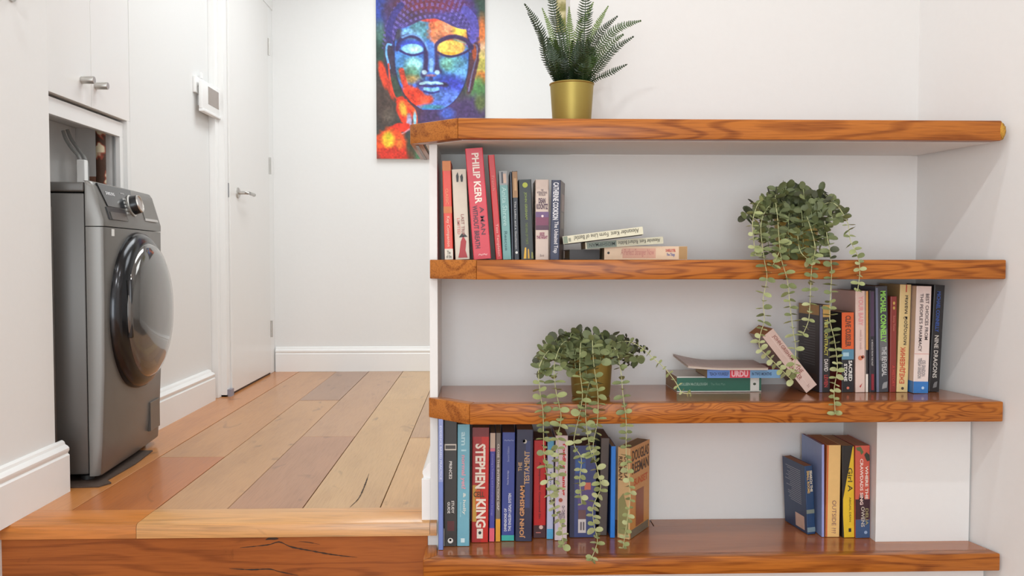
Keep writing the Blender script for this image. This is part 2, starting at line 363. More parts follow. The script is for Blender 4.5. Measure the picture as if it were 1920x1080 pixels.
# ------------------------------------------------------------------ shelves
def shelf(k, cxr, tipx, tipy, label, full_left=None, xr=None):
    zt, zb = SH[k]
    s = empty('oak_shelf', (0, 0, zt)); tag(s, label, 'shelf', 'oak shelves in the alcove')
    zt0, zb0 = 0.0, zb - zt
    def sobj(n, b, m, **kw): return obj(n, b, m, s, **kw)
    grain = wood(OAK[0], OAK[1], 'X', 0.3, 0.68, 0.9, 0.0, seed=(2.2, 9.7, 5.1, 14.3)[k], freq=(8, 9, 13, 8)[k], mult=(70, 80, 85, 60)[k], long=(1.3, 2.4, 6.0, 1.6)[k], lo=0.0, coat=0.04)
    topw = wood((172, 102, 54), (134, 74, 36), 'X', 0.15, 0.4, 0.6, 0.15, seed=k, freq=5, mult=14)
    xr = xr or rwx(YF) - 0.002
    LW = 0.03   # lipping width
    def rw(y): return rwx(y) - 0.0005 - (rwx(YF) - xr if y < 2.0 else 0.0)
    if tipx is None:      # square left end
        xl = full_left
        sobj('lipping', prism([(xl, YF), (rw(YF), YF), (rw(YF + LW), YF + LW), (xl + LW, YF + LW)], zb0, zt0, 0.0025), grain, smooth=True)
        sobj('end_lipping', prism([(xl, YF + 0.0004), (xl + LW, YF + LW + 0.0004), (xl + LW - 0.004, 2.042), (xl, 2.042)], zb0, zt0, 0.002), wood((184, 110, 46), OAK[1], 'Y', 0.3, 0.6, 1, 0, seed=2, coat=0.04), smooth=True)
        sobj('board', prism([(xl + LW, YF + LW + .001), (rw(YF + LW), YF + LW + .001), (rw(2.17), 2.17), (PX1 + .001, 2.17), (PX1 + .001, 2.045), (xl + LW, 2.045)], zb0 + 0.002, zt0 - 0.001), topw)
        for a, c in ((PX1 + .001, 0.432), (0.4335, rwx(YB))):
            sobj('back_board', bx(a, c - 0.001, 2.1715, YB - 0.0005, zb0 + 0.002, zt0 - 0.0015, bev=0.0008), topw)
    else:
        A = (cxr, YF); T = (tipx, tipy)
        d = Vector((T[0] - A[0], T[1] - A[1])).normalized(); nrm = Vector((-d.y, d.x)) if d.x < 0 else Vector((d.y, -d.x))
        nrm = Vector((d.y, -d.x)) if (Vector((d.y, -d.x)).y > 0) else Vector((-d.y, d.x))
        Ai = (cxr + LW * 0.35, YF + LW)
        sobj('lipping', prism([A, (rw(YF), YF), (rw(YF + LW), YF + LW), Ai], zb0, zt0, 0.0025), grain, smooth=True)
        Ti = (Ai[0] + d.x / d.y * (2.042 - Ai[1]), 2.042)
        if k == 0: Ti = (tipx + LW, tipy + 0.012)
        sobj('corner_lipping', prism([(A[0] - .0004, A[1] + .0004), (Ai[0] - .0004, Ai[1] + .0004), Ti] + ([] if k == 0 else [(T[0], 2.042)]) + [T], zb0, zt0, 0.002), wood((188, 116, 50), OAK[1], 'X', 0.3, 0.6, 1, 0, seed=5 + k, coat=0.04), smooth=True)
        if k == 0:
            ye = 2.36
            sobj('side_lipping', prism([(T[0], T[1] + .0008), (Ti[0], Ti[1] + .0008), (Ti[0], ye), (T[0], ye)], zb0, zt0, 0.002), wood((182, 108, 46), OAK[1], 'Y', 0.3, 0.6, 1, 0, seed=9, coat=0.04), smooth=True)
            sobj('side_lipping', prism([(T[0] + 0.011, T[1] + .02), (T[0] + 0.018, T[1] + .02), (T[0] + 0.018, ye), (T[0] + 0.011, ye)], zb0 - 0.0012, zb0 + 0.003), wood((96, 48, 24), (70, 34, 18), 'Y', 0.4), label='dark brown groove strip under the edge')
            sobj('board', prism([(Ai[0], Ai[1] + .001), (rw(YF + LW), YF + LW + .001), (rwx(YB), YB - .0005), (rwx(YB), 2.229), (UX, 2.229), (UX, ye), (Ti[0] + .001, ye), (Ti[0] + .001, Ti[1] + .001)], zb0 + 0.006, zt0 - 0.0005), topw)
            sobj('underside_panel', prism([(Ai[0] + .004, Ai[1] + .004), (rw(YF + LW), YF + LW + .004), (rwx(YB) , YB - .0005), (UX, YB - .0005), (UX, ye), (Ti[0] + .006, ye), (Ti[0] + .006, Ti[1] + .006)], zb0 - 0.0005, zb0 + 0.005), WALL, label='white painted underside')
            sobj('shadow_gap', prism([(Ti[0] + .001, Ti[1] + .006), (Ti[0] + .005, Ti[1] + .006), (Ti[0] + .005, ye), (Ti[0] + .001, ye)], zb0 + 0.001, zb0 + 0.004), DARK)
            # broken filler at the right end
            bm = bmesh.new(); bmesh.ops.create_icosphere(bm, subdivisions=3, radius=1)
            for v in bm.verts:
                n = 1 + 0.35 * math.sin(v.co.z * 9 + v.co.x * 5) * math.cos(v.co.y * 7)
                v.co = Vector((1.1875 + v.co.x * 0.0085 * n, YF + 0.004 + v.co.y * 0.006, zt0 - 0.023 + v.co.z * 0.0185 * n))
            sobj('wood_filler', bm, mat((206, 152, 52), 0.6, 0, 0.3, 0.6, 400), smooth='all', label='rough yellow filler at the broken right end')
        else:
            sobj('board', prism([(Ai[0], Ai[1] + .001), (rw(YF + LW), YF + LW + .001), (rwx(YB - .001), YB - .0005), (PX1 + .001, YB - .0005), (PX1 + .001, 2.0435), (Ti[0] + .001, 2.0435)], zb0 + 0.002, zt0 - 0.0005), topw)
    return s
shelf(0, -0.0646, -0.1805, 2.04, 'topmost oak shelf with the fern on it and a broken right end', xr=1.186)
shelf(1, -0.023, -0.134, 2.030, 'second oak shelf from the top, under the red and black paperbacks')
shelf(2, -0.0393, -0.138, 2.036, 'third oak shelf from the top, with a chamfered left corner and warm glossy top')
shelf(3, None, None, None, 'lowest oak shelf, square at its left end, beside the wooden step', full_left=-0.146)

# ------------------------------------------------------------------ left wall things
cb = empty('built_in_cupboard', (LX, 2.66, OZ)); tag(cb, 'white built-in wall cupboard with two plain doors above the washing machine', 'cupboard')
SY = atx(170, 80, LX).y
def rel(o, p): return (p[0] - o.location[0], p[1] - o.location[1], p[2] - o.location[2])
b = bx(-0.5, -0.019, 2.296 - 2.66, JY + 0.044 - 2.66, 0.0005, 1.295); obj('carcass', b, DOORW, cb)
for (y0, y1), kp in (((2.297, SY - 0.0012), (153, 150)), ((SY + 0.0012, JY + 0.043), (179.5, 161))):
    d = obj('door', bx(-0.018, 0, y0 - 2.66, y1 - 2.66, 0.0, 1.29, bev=0.001), DOORW, cb)
    k = atx(kp[0], kp[1], LX)
    kn = obj('knob', lathe([(0.0105, 0), (0.0115, 0.001), (0.0115, 0.037), (0.0105, 0.0385)], 24, 'X'), STEEL, d, smooth=True, label='brushed steel cylinder knob')
    kn.location = (0, k.y - 2.66, k.z - OZ)
# intercom / thermostat
def onleft(px, py, X=LX): return atx(px, py, X)
p0 = onleft(379, 148, LX + 0.036); p1 = onleft(379, 202, LX + 0.036); p2 = onleft(414, 213, LX + 0.036)
tp = empty('wall_controller', (LX, (p0.y + p2.y) / 2, p1.z)); tag(tp, 'white square wall controller with a grey screen beside the door frame', 'controller')
hy = (p2.y - p0.y) / 2; hz = p0.z - p1.z
obj('housing', bx(0.020, 0.036, -hy, hy, 0, hz, bev=0.003), TRIM, tp, smooth=True)
obj('base_flange', bx(0.020, 0.042, -hy, hy, -0.012, -0.0005, bev=0.002), TRIM, tp, smooth=True)
s0 = onleft(390, 152, LX + 0.036); s1 = onleft(410, 197, LX + 0.036)
obj('wall_mount', bx(0, 0.0205, -hy * .6, hy * .6, .02, hz - .02), TRIM, tp)
obj('screen', bx(0.0355, 0.0368, s0.y - tp.location.y, s1.y - tp.location.y, 0.030, hz - 0.016), mat((150, 138, 130), 0.25), tp, label='grey brown screen')
q0 = onleft(361, 141); q1 = onleft(379, 182)
sp = empty('fused_spur', (LX, q0.y, q1.z)); tag(sp, 'small white switched outlet with a plug left of the wall controller', 'socket')
obj('faceplate', bx(0, 0.012, 0, q1.y - q0.y, 0, q0.z - q1.z, bev=0.002), TRIM, sp, smooth=True)
obj('switch', bx(0.012, 0.017, 0.06, 0.085, 0.07, 0.095, bev=0.001), TRIM, sp)
obj('screw', lathe([(0.004, 0), (0.004, 0.0135)], 8, 'X'), STEEL, sp).location = (0, 0.03, 0.03)
# coat hook at top left
hk = at(68, -12, 2.125)
ch = empty('coat_hook', (NW, 2.125, hk.z)); tag(ch, 'steel coat hook high on the near left wall at the picture edge', 'hook')
obj('back_plate', lathe([(0.02, 0), (0.02, 0.004)], 20, 'X'), STEEL, ch, smooth=True)
obj('prong', tube(bmesh.new(), [(0, 0, 0), (0.02, 0, -0.004), (0.034, 0, 0.004), (0.042, 0, 0.02), (0.042, 0, 0.03)], 0.006, 8), STEEL, ch, smooth=True)
obj('prong', tube(bmesh.new(), [(0, -0.018, 0.01), (0.03, -0.022, 0.01), (0.05, -0.025, 0.03), (0.052, -0.026, 0.045)], 0.005, 8), STEEL, ch, smooth=True)

# pipes in recess
pp = at(190, 342, 2.9)
pi = empty('old_pipe', (pp.x, 2.9, 0.848)); tag(pi, 'rusty brown vertical pipe with peeling cream paint above the washing machine', 'pipe')
def rust():
    m = mat((70, 42, 24), 0.7, 0.1, 0.3, 0.2, 60).copy(); n = m.node_tree.nodes; k = m.node_tree.links
    no = n.new('ShaderNodeTexNoise'); no.inputs['Scale'].default_value = 16; tc = n.new('ShaderNodeTexCoord'); k.new(tc.outputs['Object'], no.inputs[0])
    cr = n.new('ShaderNodeValToRGB'); e = cr.color_ramp.elements; e[0].position = 0.50; e[0].color = L((66, 38, 20)); e[1].position = 0.56; e[1].color = L((205, 190, 160))
    el = cr.color_ramp.elements.new(0.53); el.color = L((140, 60, 40)); k.new(no.outputs['Fac'], cr.inputs[0]); k.new(cr.outputs[0], n['Principled BSDF'].inputs['Base Color']); return m
obj('pipe_body', lathe([(0.0155, 0.0), (0.0155, 0.226)], 20), rust(), pi, smooth=True)
obj('pipe_collar', lathe([(0.018, 0.215), (0.018, 0.2265)], 20), mat((60, 36, 20), 0.6), pi, smooth=True)
obj('bracket', bx(-0.055, -0.014, -0.01, 0.02, 0.001, 0.055, bev=0.002), mat((110, 72, 54), 0.7), pi, label='brown bracket beside the pipe')
GREY = mat((140, 140, 138), 0.5)
for k, (pts, lab) in enumerate((([(118, 245), (124, 262), (136, 280), (147, 292), (151, 305)], 'grey hose curving down left of the rusty pipe, the front of two'), ([(126, 243), (133, 260), (147, 280), (158, 295), (163, 312), (164, 340)], 'grey hose curving down into the gap beside the rusty pipe bracket'))):
    o = empty('hose', at(*pts[0], 2.80 + 0.03 * k)); P = [at(x, y, 2.80 + 0.03 * k + 0.0 * i) - o.location for i, (x, y) in enumerate(pts)]
    tag(o, lab, 'hose'); obj('hose_body', tube(bmesh.new(), catmull(P, 0.012), 0.0055, 8), GREY, o, smooth=True)
sb_ = at(154, 300, 2.80)
o = tag(obj('junction_box', bx(-0.013, 0.013, -0.012, 0.012, -0.073, 0, bev=0.002), TRIM), 'narrow white plastic box at the end of the front grey hose', 'box'); o.location = sb_
vp = at(212, 345, 2.86)
o = empty('stop_valve', (vp.x, 2.86, 0.842)); tag(o, 'small dark valve standing behind the top edge of the washing machine', 'valve')
obj('valve_body', lathe([(0.02, 0.0055), (0.02, 0.008), (0.010, 0.009), (0.008, 0.012)], 16), DARK, o, smooth=True)
obj('valve_handle', lathe([(0.005, 0.010), (0.014, 0.014), (0.014, 0.022), (0.005, 0.025)], 12), DARK, o, smooth=True)

# ------------------------------------------------------------------ washing machine
wm = empty('washing_machine', (-1.063, 2.412, 0.0), (0, 0, R(4.6))); tag(wm, 'graphite grey front-loading washing machine with a round dark door in the recess', 'washing machine')
G1 = mat((120, 117, 113), 0.36, 0.55, 0.03, 0.004, 300); G2 = mat((96, 93, 90), 0.4, 0.5, 0.03, 0.004, 300)
G3 = mat((108, 105, 101), 0.3, 0.6, 0.03, 0.004, 300)
WW, WH = 0.538, 0.842
bm = bx(-0.60, -0.052, 0, WW, 0.02, 0.808, bev=0.006)
obj('body', bm, G2, wm, smooth=True)
bm = bx(-0.46, -0.135, -0.004, 0.006, 0.07, 0.77, bev=0.0038, seg=3); obj('side_pressing', bm, G2, wm, smooth=True)
obj('lid', bx(-0.60, -0.052, -0.002, WW + 0.002, 0.811, 0.838, bev=0.005, seg=3), G2, wm, smooth=True)
def front(z_list, name, m, y0=0.0, y1=WW, back=-0.050):
    bm = bmesh.new(); rings = []
    for z, xo in z_list:
        r_ = 0.014
        pl = [(back, y0), (xo - r_, y0), (xo - r_ * 0.3, y0 + r_ * 0.3), (xo, y0 + r_), (xo + 0.004, (y0 + y1) / 2), (xo, y1 - r_), (xo - r_ * 0.3, y1 - r_ * 0.3), (xo - r_, y1), (back, y1)]
        rings.append([bm.verts.new((x, y, z)) for x, y in pl])
    for a, b in zip(rings, rings[1:]):
        for i in range(len(a)): bm.faces.new((a[i], a[(i + 1) % len(a)], b[(i + 1) % len(a)], b[i]))
    bm.faces.new(rings[0][::-1]); bm.faces.new(rings[-1]); return obj(name, bm, m, wm, smooth=True)
front([(0.015, -0.022), (0.02, -0.018), (0.1, -0.012), (0.3, -0.003), (0.5, 0.0), (0.714, 0.0)], 'front_panel', G1)
front([(0.7165, 0.001), (0.735, 0.001), (0.828, -0.026), (0.840, -0.034), (0.8425, -0.040)], 'control_panel', G1)
# slanted helper on control panel
def cpx(z): return 0.001 - (z - 0.735) / 0.093 * 0.027 + 0.003
def cpatch(y0, y1, z0, z1, t, skew=0.0):
    bm = bmesh.new(); v = []
    for dz in (0, 1):
        for (y, z) in ((y0 + skew, z0), (y1 - skew, z0), (y1, z1), (y0, z1)):
            v.append(bm.verts.new((cpx(z) + (t if dz else -0.004), y, z)))
    bm.faces.new(v[:4][::-1]); bm.faces.new(v[4:])
    for i in range(4): bm.faces.new((v[i], v[(i + 1) % 4], v[4 + (i + 1) % 4], v[4 + i]))
    return bm
GL = mat((52, 54, 56), 0.12, 0.2, 0.02, 0.0)
obj('display_panel', cpatch(0.022, 0.30, 0.775, 0.8375, 0.0012, 0.03), GL, wm, label='glossy dark display strip')
obj('drawer_recess', cpatch(0.035, 0.19, 0.737, 0.772, 0.0012), mat((40, 40, 40), 0.4, 0.2), wm)
obj('drawer_handle', cpatch(0.05, 0.182, 0.737, 0.759, 0.0028), mat((84, 84, 80), 0.3, 0.5), wm)
kn = empty('programme_knob', (cpx(0.787) - 0.002, 0.262, 0.787), (0, R(-15), 0)); kn.parent = wm
obj('knob_ring', lathe([(0.034, 0), (0.034, 0.006), (0.031, 0.008)], 32, 'X'), STEEL, kn, smooth=True)
obj('knob_grip', lathe([(0.030, 0.004), (0.0285, 0.026), (0.027, 0.029)], 32, 'X'), mat((36, 36, 38), 0.25, 0.3), kn, smooth=True)
obj('knob_cap', lathe([(0.0275, 0.0285), (0.0265, 0.032), (0.0245, 0.032), (0.023, 0.0295)], 32, 'X'), STEEL, kn, smooth=True)
for i in range(5):
    z = 0.805 - i * 0.0105
    obj('button', cpatch(0.203, 0.222, z - 0.0035, z + 0.0035, 0.003), STEEL, wm)
obj('badge', cpatch(0.36, 0.50, 0.750, 0.815, 0.0014), mat((128, 126, 121), 0.45, 0.3), wm, label='grey label plate right of the knob')
obj('badge_strip', cpatch(0.36, 0.49, 0.746, 0.754, 0.0024), mat((190, 188, 184), 0.4, 0.2), wm)
def wtext(s, y0, y1, zc, h, m):
    vs, fs = text_data(s, 0.03); V = []
    for a, b in vs:
        z = zc + (b - .5) * h; V.append((cpx(z) + 0.0022, y0 + a * (y1 - y0), z))
    obj('lettering', (V, [], fs), m, wm)
wtext('SAMSUNG', 0.062, 0.135, 0.813, 0.0095, mat((220, 222, 224), 0.4))
wtext('ecobubble', 0.19, 0.225, 0.822, 0.005, mat((190, 190, 190), 0.4))
obj('sticker', bx(0.0005, 0.0018, 0.055, 0.075, 0.690, 0.710), mat((225, 225, 222), 0.5), wm)
DC = (WW / 2 + 0.003, 0.466)
dg_ = empty('door', (0.0, DC[0], DC[1])); dg_.parent = wm
obj('door_ring', lathe([(0.240, -0.003), (0.241, 0.006), (0.236, 0.020), (0.222, 0.034), (0.205, 0.038), (0.200, 0.030), (0.2, -0.002)], 72, 'X'), mat((58, 58, 60), 0.18, 0.85, 0.03, 0.0), dg_, smooth=True, label='dark chrome door ring')
obj('door_glass', lathe([(0.208, 0.030), (0.206, 0.040), (0.195, 0.052), (0.17, 0.062), (0.12, 0.071), (0.06, 0.075), (0.002, 0.076)], 72, 'X'), mat((104, 101, 98), 0.10, 0.6, 0.02, 0.0, coat=0.5), dg_, smooth='all', label='glossy smoked door cover')
obj('door_grip', bx(0.030, 0.048, -0.199, -0.182, -0.07, 0.10, bev=0.004), mat((44, 42, 42), 0.2, 0.5), dg_, smooth=True)
obj('filter_flap', bx(-0.02, -0.0035, 0.40, 0.50, 0.06, 0.155, bev=0.001), G3, wm)
for (x, y) in ((-0.07, 0.04), (-0.07, WW - 0.04), (-0.55, 0.04), (-0.55, WW - 0.04)):
    o = obj('foot', lathe([(0.018, 0.0), (0.018, 0.012), (0.01, 0.014), (0.01, 0.03)], 16), DARK, wm, smooth=True); o.location = (x, y, 0)
un = tag(obj('packing_board', prism([(-1.30, 2.35), (-1.068, 2.362), (-1.05, 2.40), (-1.075, 2.43), (-1.073, 2.62), (-1.09, 2.80), (-1.30, 2.80)], 0.0005, 0.0045), mat((74, 58, 48), 0.7, 0, 0.3, 0.1, 50)), 'thin dark brown packing board under the washing machine feet', 'board')
wm.location.z = 0.0045

# ------------------------------------------------------------------ painting on far wall (flat print: colours per vertex on the canvas face)
FY = 4.772
x0, x1 = at(705.5, 150, FY - .022).x, at(909.5, 150, FY - .022).x
zb_ = at(800, 298, FY - .022).z; zt_ = at(800, -14, FY - .022).z
def paint():
    W_, H_ = 240, 366
    X, Yp = np.meshgrid(np.linspace(705, 909, W_), np.linspace(-14, 298, H_))
    rng = np.random.RandomState(4)
    def vn(sx, sy, seed):
        r = np.random.RandomState(seed); gx, gy = int(204 / sx) + 3, int(312 / sy) + 3; g = r.rand(gy, gx)
        fx = (X - 705) / sx; fy = (Yp + 14) / sy; ix = fx.astype(int); iy = fy.astype(int); tx = fx - ix; ty = fy - iy
        tx = tx * tx * (3 - 2 * tx); ty = ty * ty * (3 - 2 * ty)
        return (g[iy, ix] * (1 - tx) + g[iy, ix + 1] * tx) * (1 - ty) + (g[iy + 1, ix] * (1 - tx) + g[iy + 1, ix + 1] * tx) * ty
    n1 = vn(14, 14, 1); n2 = vn(6, 6, 2); n3 = vn(3, 3, 3); N = n1 * .5 + n2 * .3 + n3 * .2
    I = np.zeros((H_, W_, 3)) + np.array([62., 62, 60])
    def mixc(mask, c, a=1.0):
        m_ = np.clip(mask * a, 0, 1)[..., None]; I[:] = I * (1 - m_) + np.array(c, float) * m_
    def blob(cx, cy, rx, ry, soft=0.25, rot=0, wob=0.25):
        c_, s_ = math.cos(R(rot)), math.sin(R(rot)); dx, dy = X - cx, Yp - cy
        u = (dx * c_ + dy * s_) / rx; v = (-dx * s_ + dy * c_) / ry
        d = np.sqrt(u * u + v * v) + (n2 - .5) * wob
        return np.clip((1 - d) / soft + 0.5, 0, 1)
    def line(pts, w, soft=1.2):
        d = np.full(X.shape, 1e9)
        P = [p for p in catmull([(a, b, 0) for a, b in pts], 3.0)]
        for a, b in zip(P, P[1:]):
            ax, ay, bx_, by = a.x, a.y, b.x, b.y; dx, dy = bx_ - ax, by - ay; q = max(dx * dx + dy * dy, 1e-6)
            t = np.clip(((X - ax) * dx + (Yp - ay) * dy) / q, 0, 1)
            d = np.minimum(d, np.hypot(X - ax - t * dx, Yp - ay - t * dy))
        return np.clip((w - d) / soft + .5, 0, 1)
    # background
    mixc(blob(712, 10, 16, 40, .8), (50, 72, 160)); mixc(blob(712, 95, 10, 30, .8), (40, 66, 58)); mixc(blob(722, 190, 20, 50, .8), (78, 62, 56))
    mixc(blob(712, 60, 8, 20, 1), (92, 150, 140), .6)
    mixc(blob(900, 20, 12, 30, .8), (58, 80, 70)); mixc(blob(902, 75, 12, 45, .6), (236, 128, 62), .9); mixc(blob(905, 95, 10, 18, .8), (244, 220, 190), .7)
    mixc(blob(900, 125, 16, 28, .7), (196, 190, 90), .9); mixc(blob(900, 145, 12, 12, .7), (240, 110, 40)); mixc(blob(893, 165, 18, 26, .8), (92, 150, 84), .9)
    mixc(blob(880, 205, 34, 26, .8), (84, 66, 110)); mixc(blob(900, 192, 10, 16, .7), (96, 110, 66))
    mixc(n3 > .82, (238, 214, 120), .35 * 1.0) if False else None
    # lower neck
    mixc(blob(830, 215, 60, 30, .4), (76, 56, 104)); mixc(blob(838, 212, 14, 10, .8), (80, 110, 220), .9); mixc(blob(775, 190, 20, 40, .8), (92, 52, 60), .6)
    # hair cap
    mixc(blob(808, 32, 88, 76, .12, wob=.05), (74, 60, 130)); mixc(blob(770, 14, 46, 26, .8), (76, 44, 70), .9); mixc(blob(812, 8, 60, 14, .8), (128, 44, 66), .75)
    for rr in range(6):      # rows of curls
        A = np.sqrt(((X - 808) / (74 + 3 * rr)) ** 2 + ((Yp - 96) / (66 + 11 * rr)) ** 2); rad = np.abs(A - 1) * 70
        ang = np.arctan2(Yp - 96, X - 808); d_ = (np.sin(ang * (46 + 5 * rr)) > 0.1) & (rad < 2.6) & (Yp < 95)
        mixc(d_ * 1.0, (112, 96, 190) if rr % 2 else (130, 118, 210), .55)
    # side hair
    mixc(line([(733, 92), (729, 60), (738, 30), (752, 10)], 6), (58, 50, 128), .9); mixc(line([(884, 90), (890, 60), (886, 35), (872, 18)], 8), (92, 84, 180), .9)
    # ears
    mixc(blob(733, 128, 11, 52, .3, rot=-8), (60, 48, 70)); mixc(line([(733, 84), (726, 84), (724, 100), (730, 128)], 2.0), (110, 170, 225))
    mixc(blob(740, 165, 12, 26, .4, rot=-18), (56, 70, 58)); mixc(line([(728, 120), (731, 150), (738, 178), (750, 190), (758, 188)], 1.6), (210, 70, 50))
    mixc(blob(886, 125, 9, 52, .3, rot=10), (84, 48, 62)); mixc(line([(886, 82), (894, 86), (892, 108), (884, 140), (878, 170)], 1.6), (120, 110, 150))
    mixc(blob(889, 98, 4, 14, .5), (170, 76, 40))
    # face
    t_ = np.clip((Yp - 26) / 178, 0, 1); half = 70 * np.sqrt(np.clip(1 - np.clip((t_ - .42) / .60, 0, 1) ** 2.3, 0, 1)) * np.where(t_ < .42, .84 + .16 * np.clip(t_ / .3, 0, 1), 1)
    hairline = 44 - 10 * np.cos((X - 808) / 20.0)
    face = np.clip((half - np.abs(X - 809)) / 2 + .5, 0, 1) * np.clip((Yp - hairline) / 2 + .5, 0, 1) * (Yp < 205)
    base = I.copy(); I[:] = np.array([62., 104, 196])
    mixc(blob(765, 48, 34, 16, .9), (66, 112, 224)); mixc(blob(785, 56, 22, 24, .8), (86, 140, 140), .85); mixc(blob(765, 62, 20, 8, .8), (138, 196, 240), .8)
    mixc(blob(743, 62, 10, 14, .6), (60, 50, 64), .9)
    mixc(blob(846, 54, 44, 36, .25), (236, 120, 72)); mixc(blob(862, 52, 14, 22, .8), (242, 206, 80)); mixc(blob(838, 50, 10, 14, 1), (246, 190, 150), .6); mixc(blob(820, 78, 10, 24, .6), (228, 140, 98))
    mixc(line([(742, 40), (770, 33), (808, 38), (850, 28), (872, 38), (882, 62), (880, 86)], 3.0, 3), (226, 66, 48), .9)
    mixc(blob(762, 116, 26, 24, .8), (78, 138, 200)); mixc(blob(776, 122, 16, 15, .7), (150, 214, 206), .9); mixc(blob(768, 140, 24, 14, .9), (84, 130, 96), .85)
    mixc(blob(770, 148, 16, 8, .9), (190, 130, 60), .7)
    mixc(blob(850, 120, 24, 18, .8), (104, 176, 180), .9); mixc(blob(836, 118, 12, 12, .8), (120, 180, 150), .7); mixc(blob(866, 140, 14, 22, .8), (108, 170, 224), .8)
    mixc(blob(846, 160, 28, 18, .8), (62, 70, 190)); mixc(blob(790, 160, 12, 10, .8), (74, 62, 120), .8); mixc(blob(832, 158, 7, 5, .7), (50, 36, 66))
    mixc(blob(835, 184, 34, 18, .7), (92, 124, 222)); mixc(blob(818, 178, 10, 10, .8), (90, 130, 190), .6)
    mixc(blob(775, 180, 26, 16, .3, rot=35), (234, 62, 32)); mixc(blob(798, 186, 14, 9, .6), (222, 78, 50)); mixc(line([(752, 132), (760, 160), (776, 182)], 5, 3), (226, 60, 34), .9)
    mixc(blob(808, 200, 22, 4, .8), (70, 160, 140), .6)
    I[:] = I * (1 + (N[..., None] - .5) * .55)
    I[:] = base * (1 - face[..., None]) + I * face[..., None]
    edge = np.clip(1 - np.abs(half - np.abs(X - 809)) / 2.2, 0, 1) * (Yp > 60) * (Yp < 202); mixc(edge, (40, 30, 70), .7)
    # brows, eyes
    for pts in ([(744, 92), (752, 74), (768, 67), (786, 73), (798, 92), (800, 130)], [(884, 88), (872, 74), (848, 68), (826, 76), (815, 92), (814, 130)]):
        mixc(line(pts, 4.2, 3), (52, 36, 88), .95)
    mixc(line([(754, 70), (772, 64), (790, 72), (802, 94), (804, 128)], 2.0, 2), (120, 176, 232), .8); mixc(line([(872, 80), (850, 73), (860, 78), (880, 94)], 1.4, 2), (110, 170, 170), .7)
    mixc(line([(800, 100), (797, 128), (793, 140)], 5, 4), (54, 34, 84), .8); mixc(line([(818, 100), (819, 125), (824, 134)], 4, 4), (54, 34, 84), .8)
    e1 = blob(773, 92, 20, 10, .2, wob=0) * (Yp > 78); mixc(blob(773, 84, 22, 9, .5), (58, 78, 200), .9); mixc(e1, (150, 216, 244)); mixc(blob(777, 92, 10, 5, .8), (214, 242, 228), .8)
    mixc(line([(750, 95), (762, 101), (776, 103), (794, 98)], 2.0, 2), (50, 40, 110))
    e2 = blob(845, 89, 25, 14, .15, wob=0); mixc(e2, (246, 214, 92)); mixc(blob(856, 90, 14, 9, .8), (246, 176, 86), .8); mixc(blob(842, 100, 20, 3, .6, wob=0), (236, 160, 40), .8)
    mixc(line([(818, 97), (832, 103), (848, 105), (868, 99), (880, 92)], 2.0, 2), (60, 40, 90))
    # nose
    mixc(line([(808, 84), (809, 110), (808, 128)], 6, 4), (86, 132, 222)); mixc(line([(808, 112), (808, 132)], 3.4, 3), (140, 190, 246))
    mixc(blob(795, 135, 5, 4, .6), (196, 226, 244)); mixc(blob(819, 135, 5, 4, .6), (180, 216, 240)); mixc(blob(807, 141, 9, 2.5, .7), (190, 110, 120), .8); mixc(blob(807, 147, 4, 5, .8), (60, 44, 100), .8)
    # lips
    mixc(line([(788, 157), (800, 154), (808, 156), (816, 154), (828, 157)], 2.6, 2), (170, 214, 226)); mixc(line([(786, 160), (808, 161), (830, 159)], 1.4, 1.5), (60, 40, 100))
    mixc(line([(796, 166), (808, 168), (820, 166)], 3.2, 2), (134, 196, 226)); mixc(line([(794, 171), (808, 174), (822, 171)], 1.6, 2), (50, 50, 120))
    # flowers
    mixc(blob(718, 140, 7, 26, .5, rot=-14), (236, 72, 40)); mixc(blob(731, 165, 5, 22, .6, rot=-14), (220, 64, 40), .9)
    mixc(blob(727, 216, 12, 12, 1), (120, 110, 96), .5)
    mixc(blob(757, 208, 14, 28, .2, rot=-14), (236, 62, 34)); mixc(blob(755, 204, 7, 14, .7, rot=-14), (250, 180, 60)); mixc(line([(762, 194), (775, 208), (778, 228), (772, 240)], 4, 2), (240, 90, 40)); mixc(blob(777, 222, 3.2, 14, .6), (150, 210, 236)); mixc(blob(766, 228, 5, 14, .7), (176, 184, 226), .9)
    mixc(blob(748, 240, 20, 9, .25, rot=-8), (240, 56, 36)); mixc(line([(736, 248), (752, 251), (766, 242)], 1.4, 1.5), (226, 170, 190), .8)
    mixc(blob(732, 270, 30, 30, .25), (236, 84, 36)); mixc(blob(738, 290, 36, 14, .5), (214, 54, 36)); mixc(blob(727, 262, 12, 15, .5), (248, 196, 50)); mixc(blob(729, 257, 6, 6, .6), (220, 200, 40)); mixc(blob(748, 270, 6, 10, .8), (242, 130, 50), .8)
    mixc(blob(770, 276, 9, 22, .7), (72, 76, 52), .8); mixc(blob(786, 290, 10, 12, .7), (78, 130, 86), .8)
    I[:] = np.clip(I * (1 + (n3[..., None] - .5) * .28) * (1 + (n2[..., None] - .5) * .2), 0, 255)
    return I, W_, H_
I, W_, H_ = paint()
pt = empty('canvas_painting', ((x0 + x1) / 2, FY - 0.001, zb_)); tag(pt, 'colourful canvas painting of a serene face with closed eyes on the far wall', 'painting')
gx = np.linspace(x0, x1, W_) - pt.location.x; gz = np.linspace(zt_, zb_, H_) - zb_
V = [(a, -0.0215, b) for b in gz for a in gx]
Fc = [(j * W_ + i, (j + 1) * W_ + i, (j + 1) * W_ + i + 1, j * W_ + i + 1) for j in range(H_ - 1) for i in range(W_ - 1)]
pm = bpy.data.materials.new('canvas_print'); pm.use_nodes = True; nn = pm.node_tree.nodes
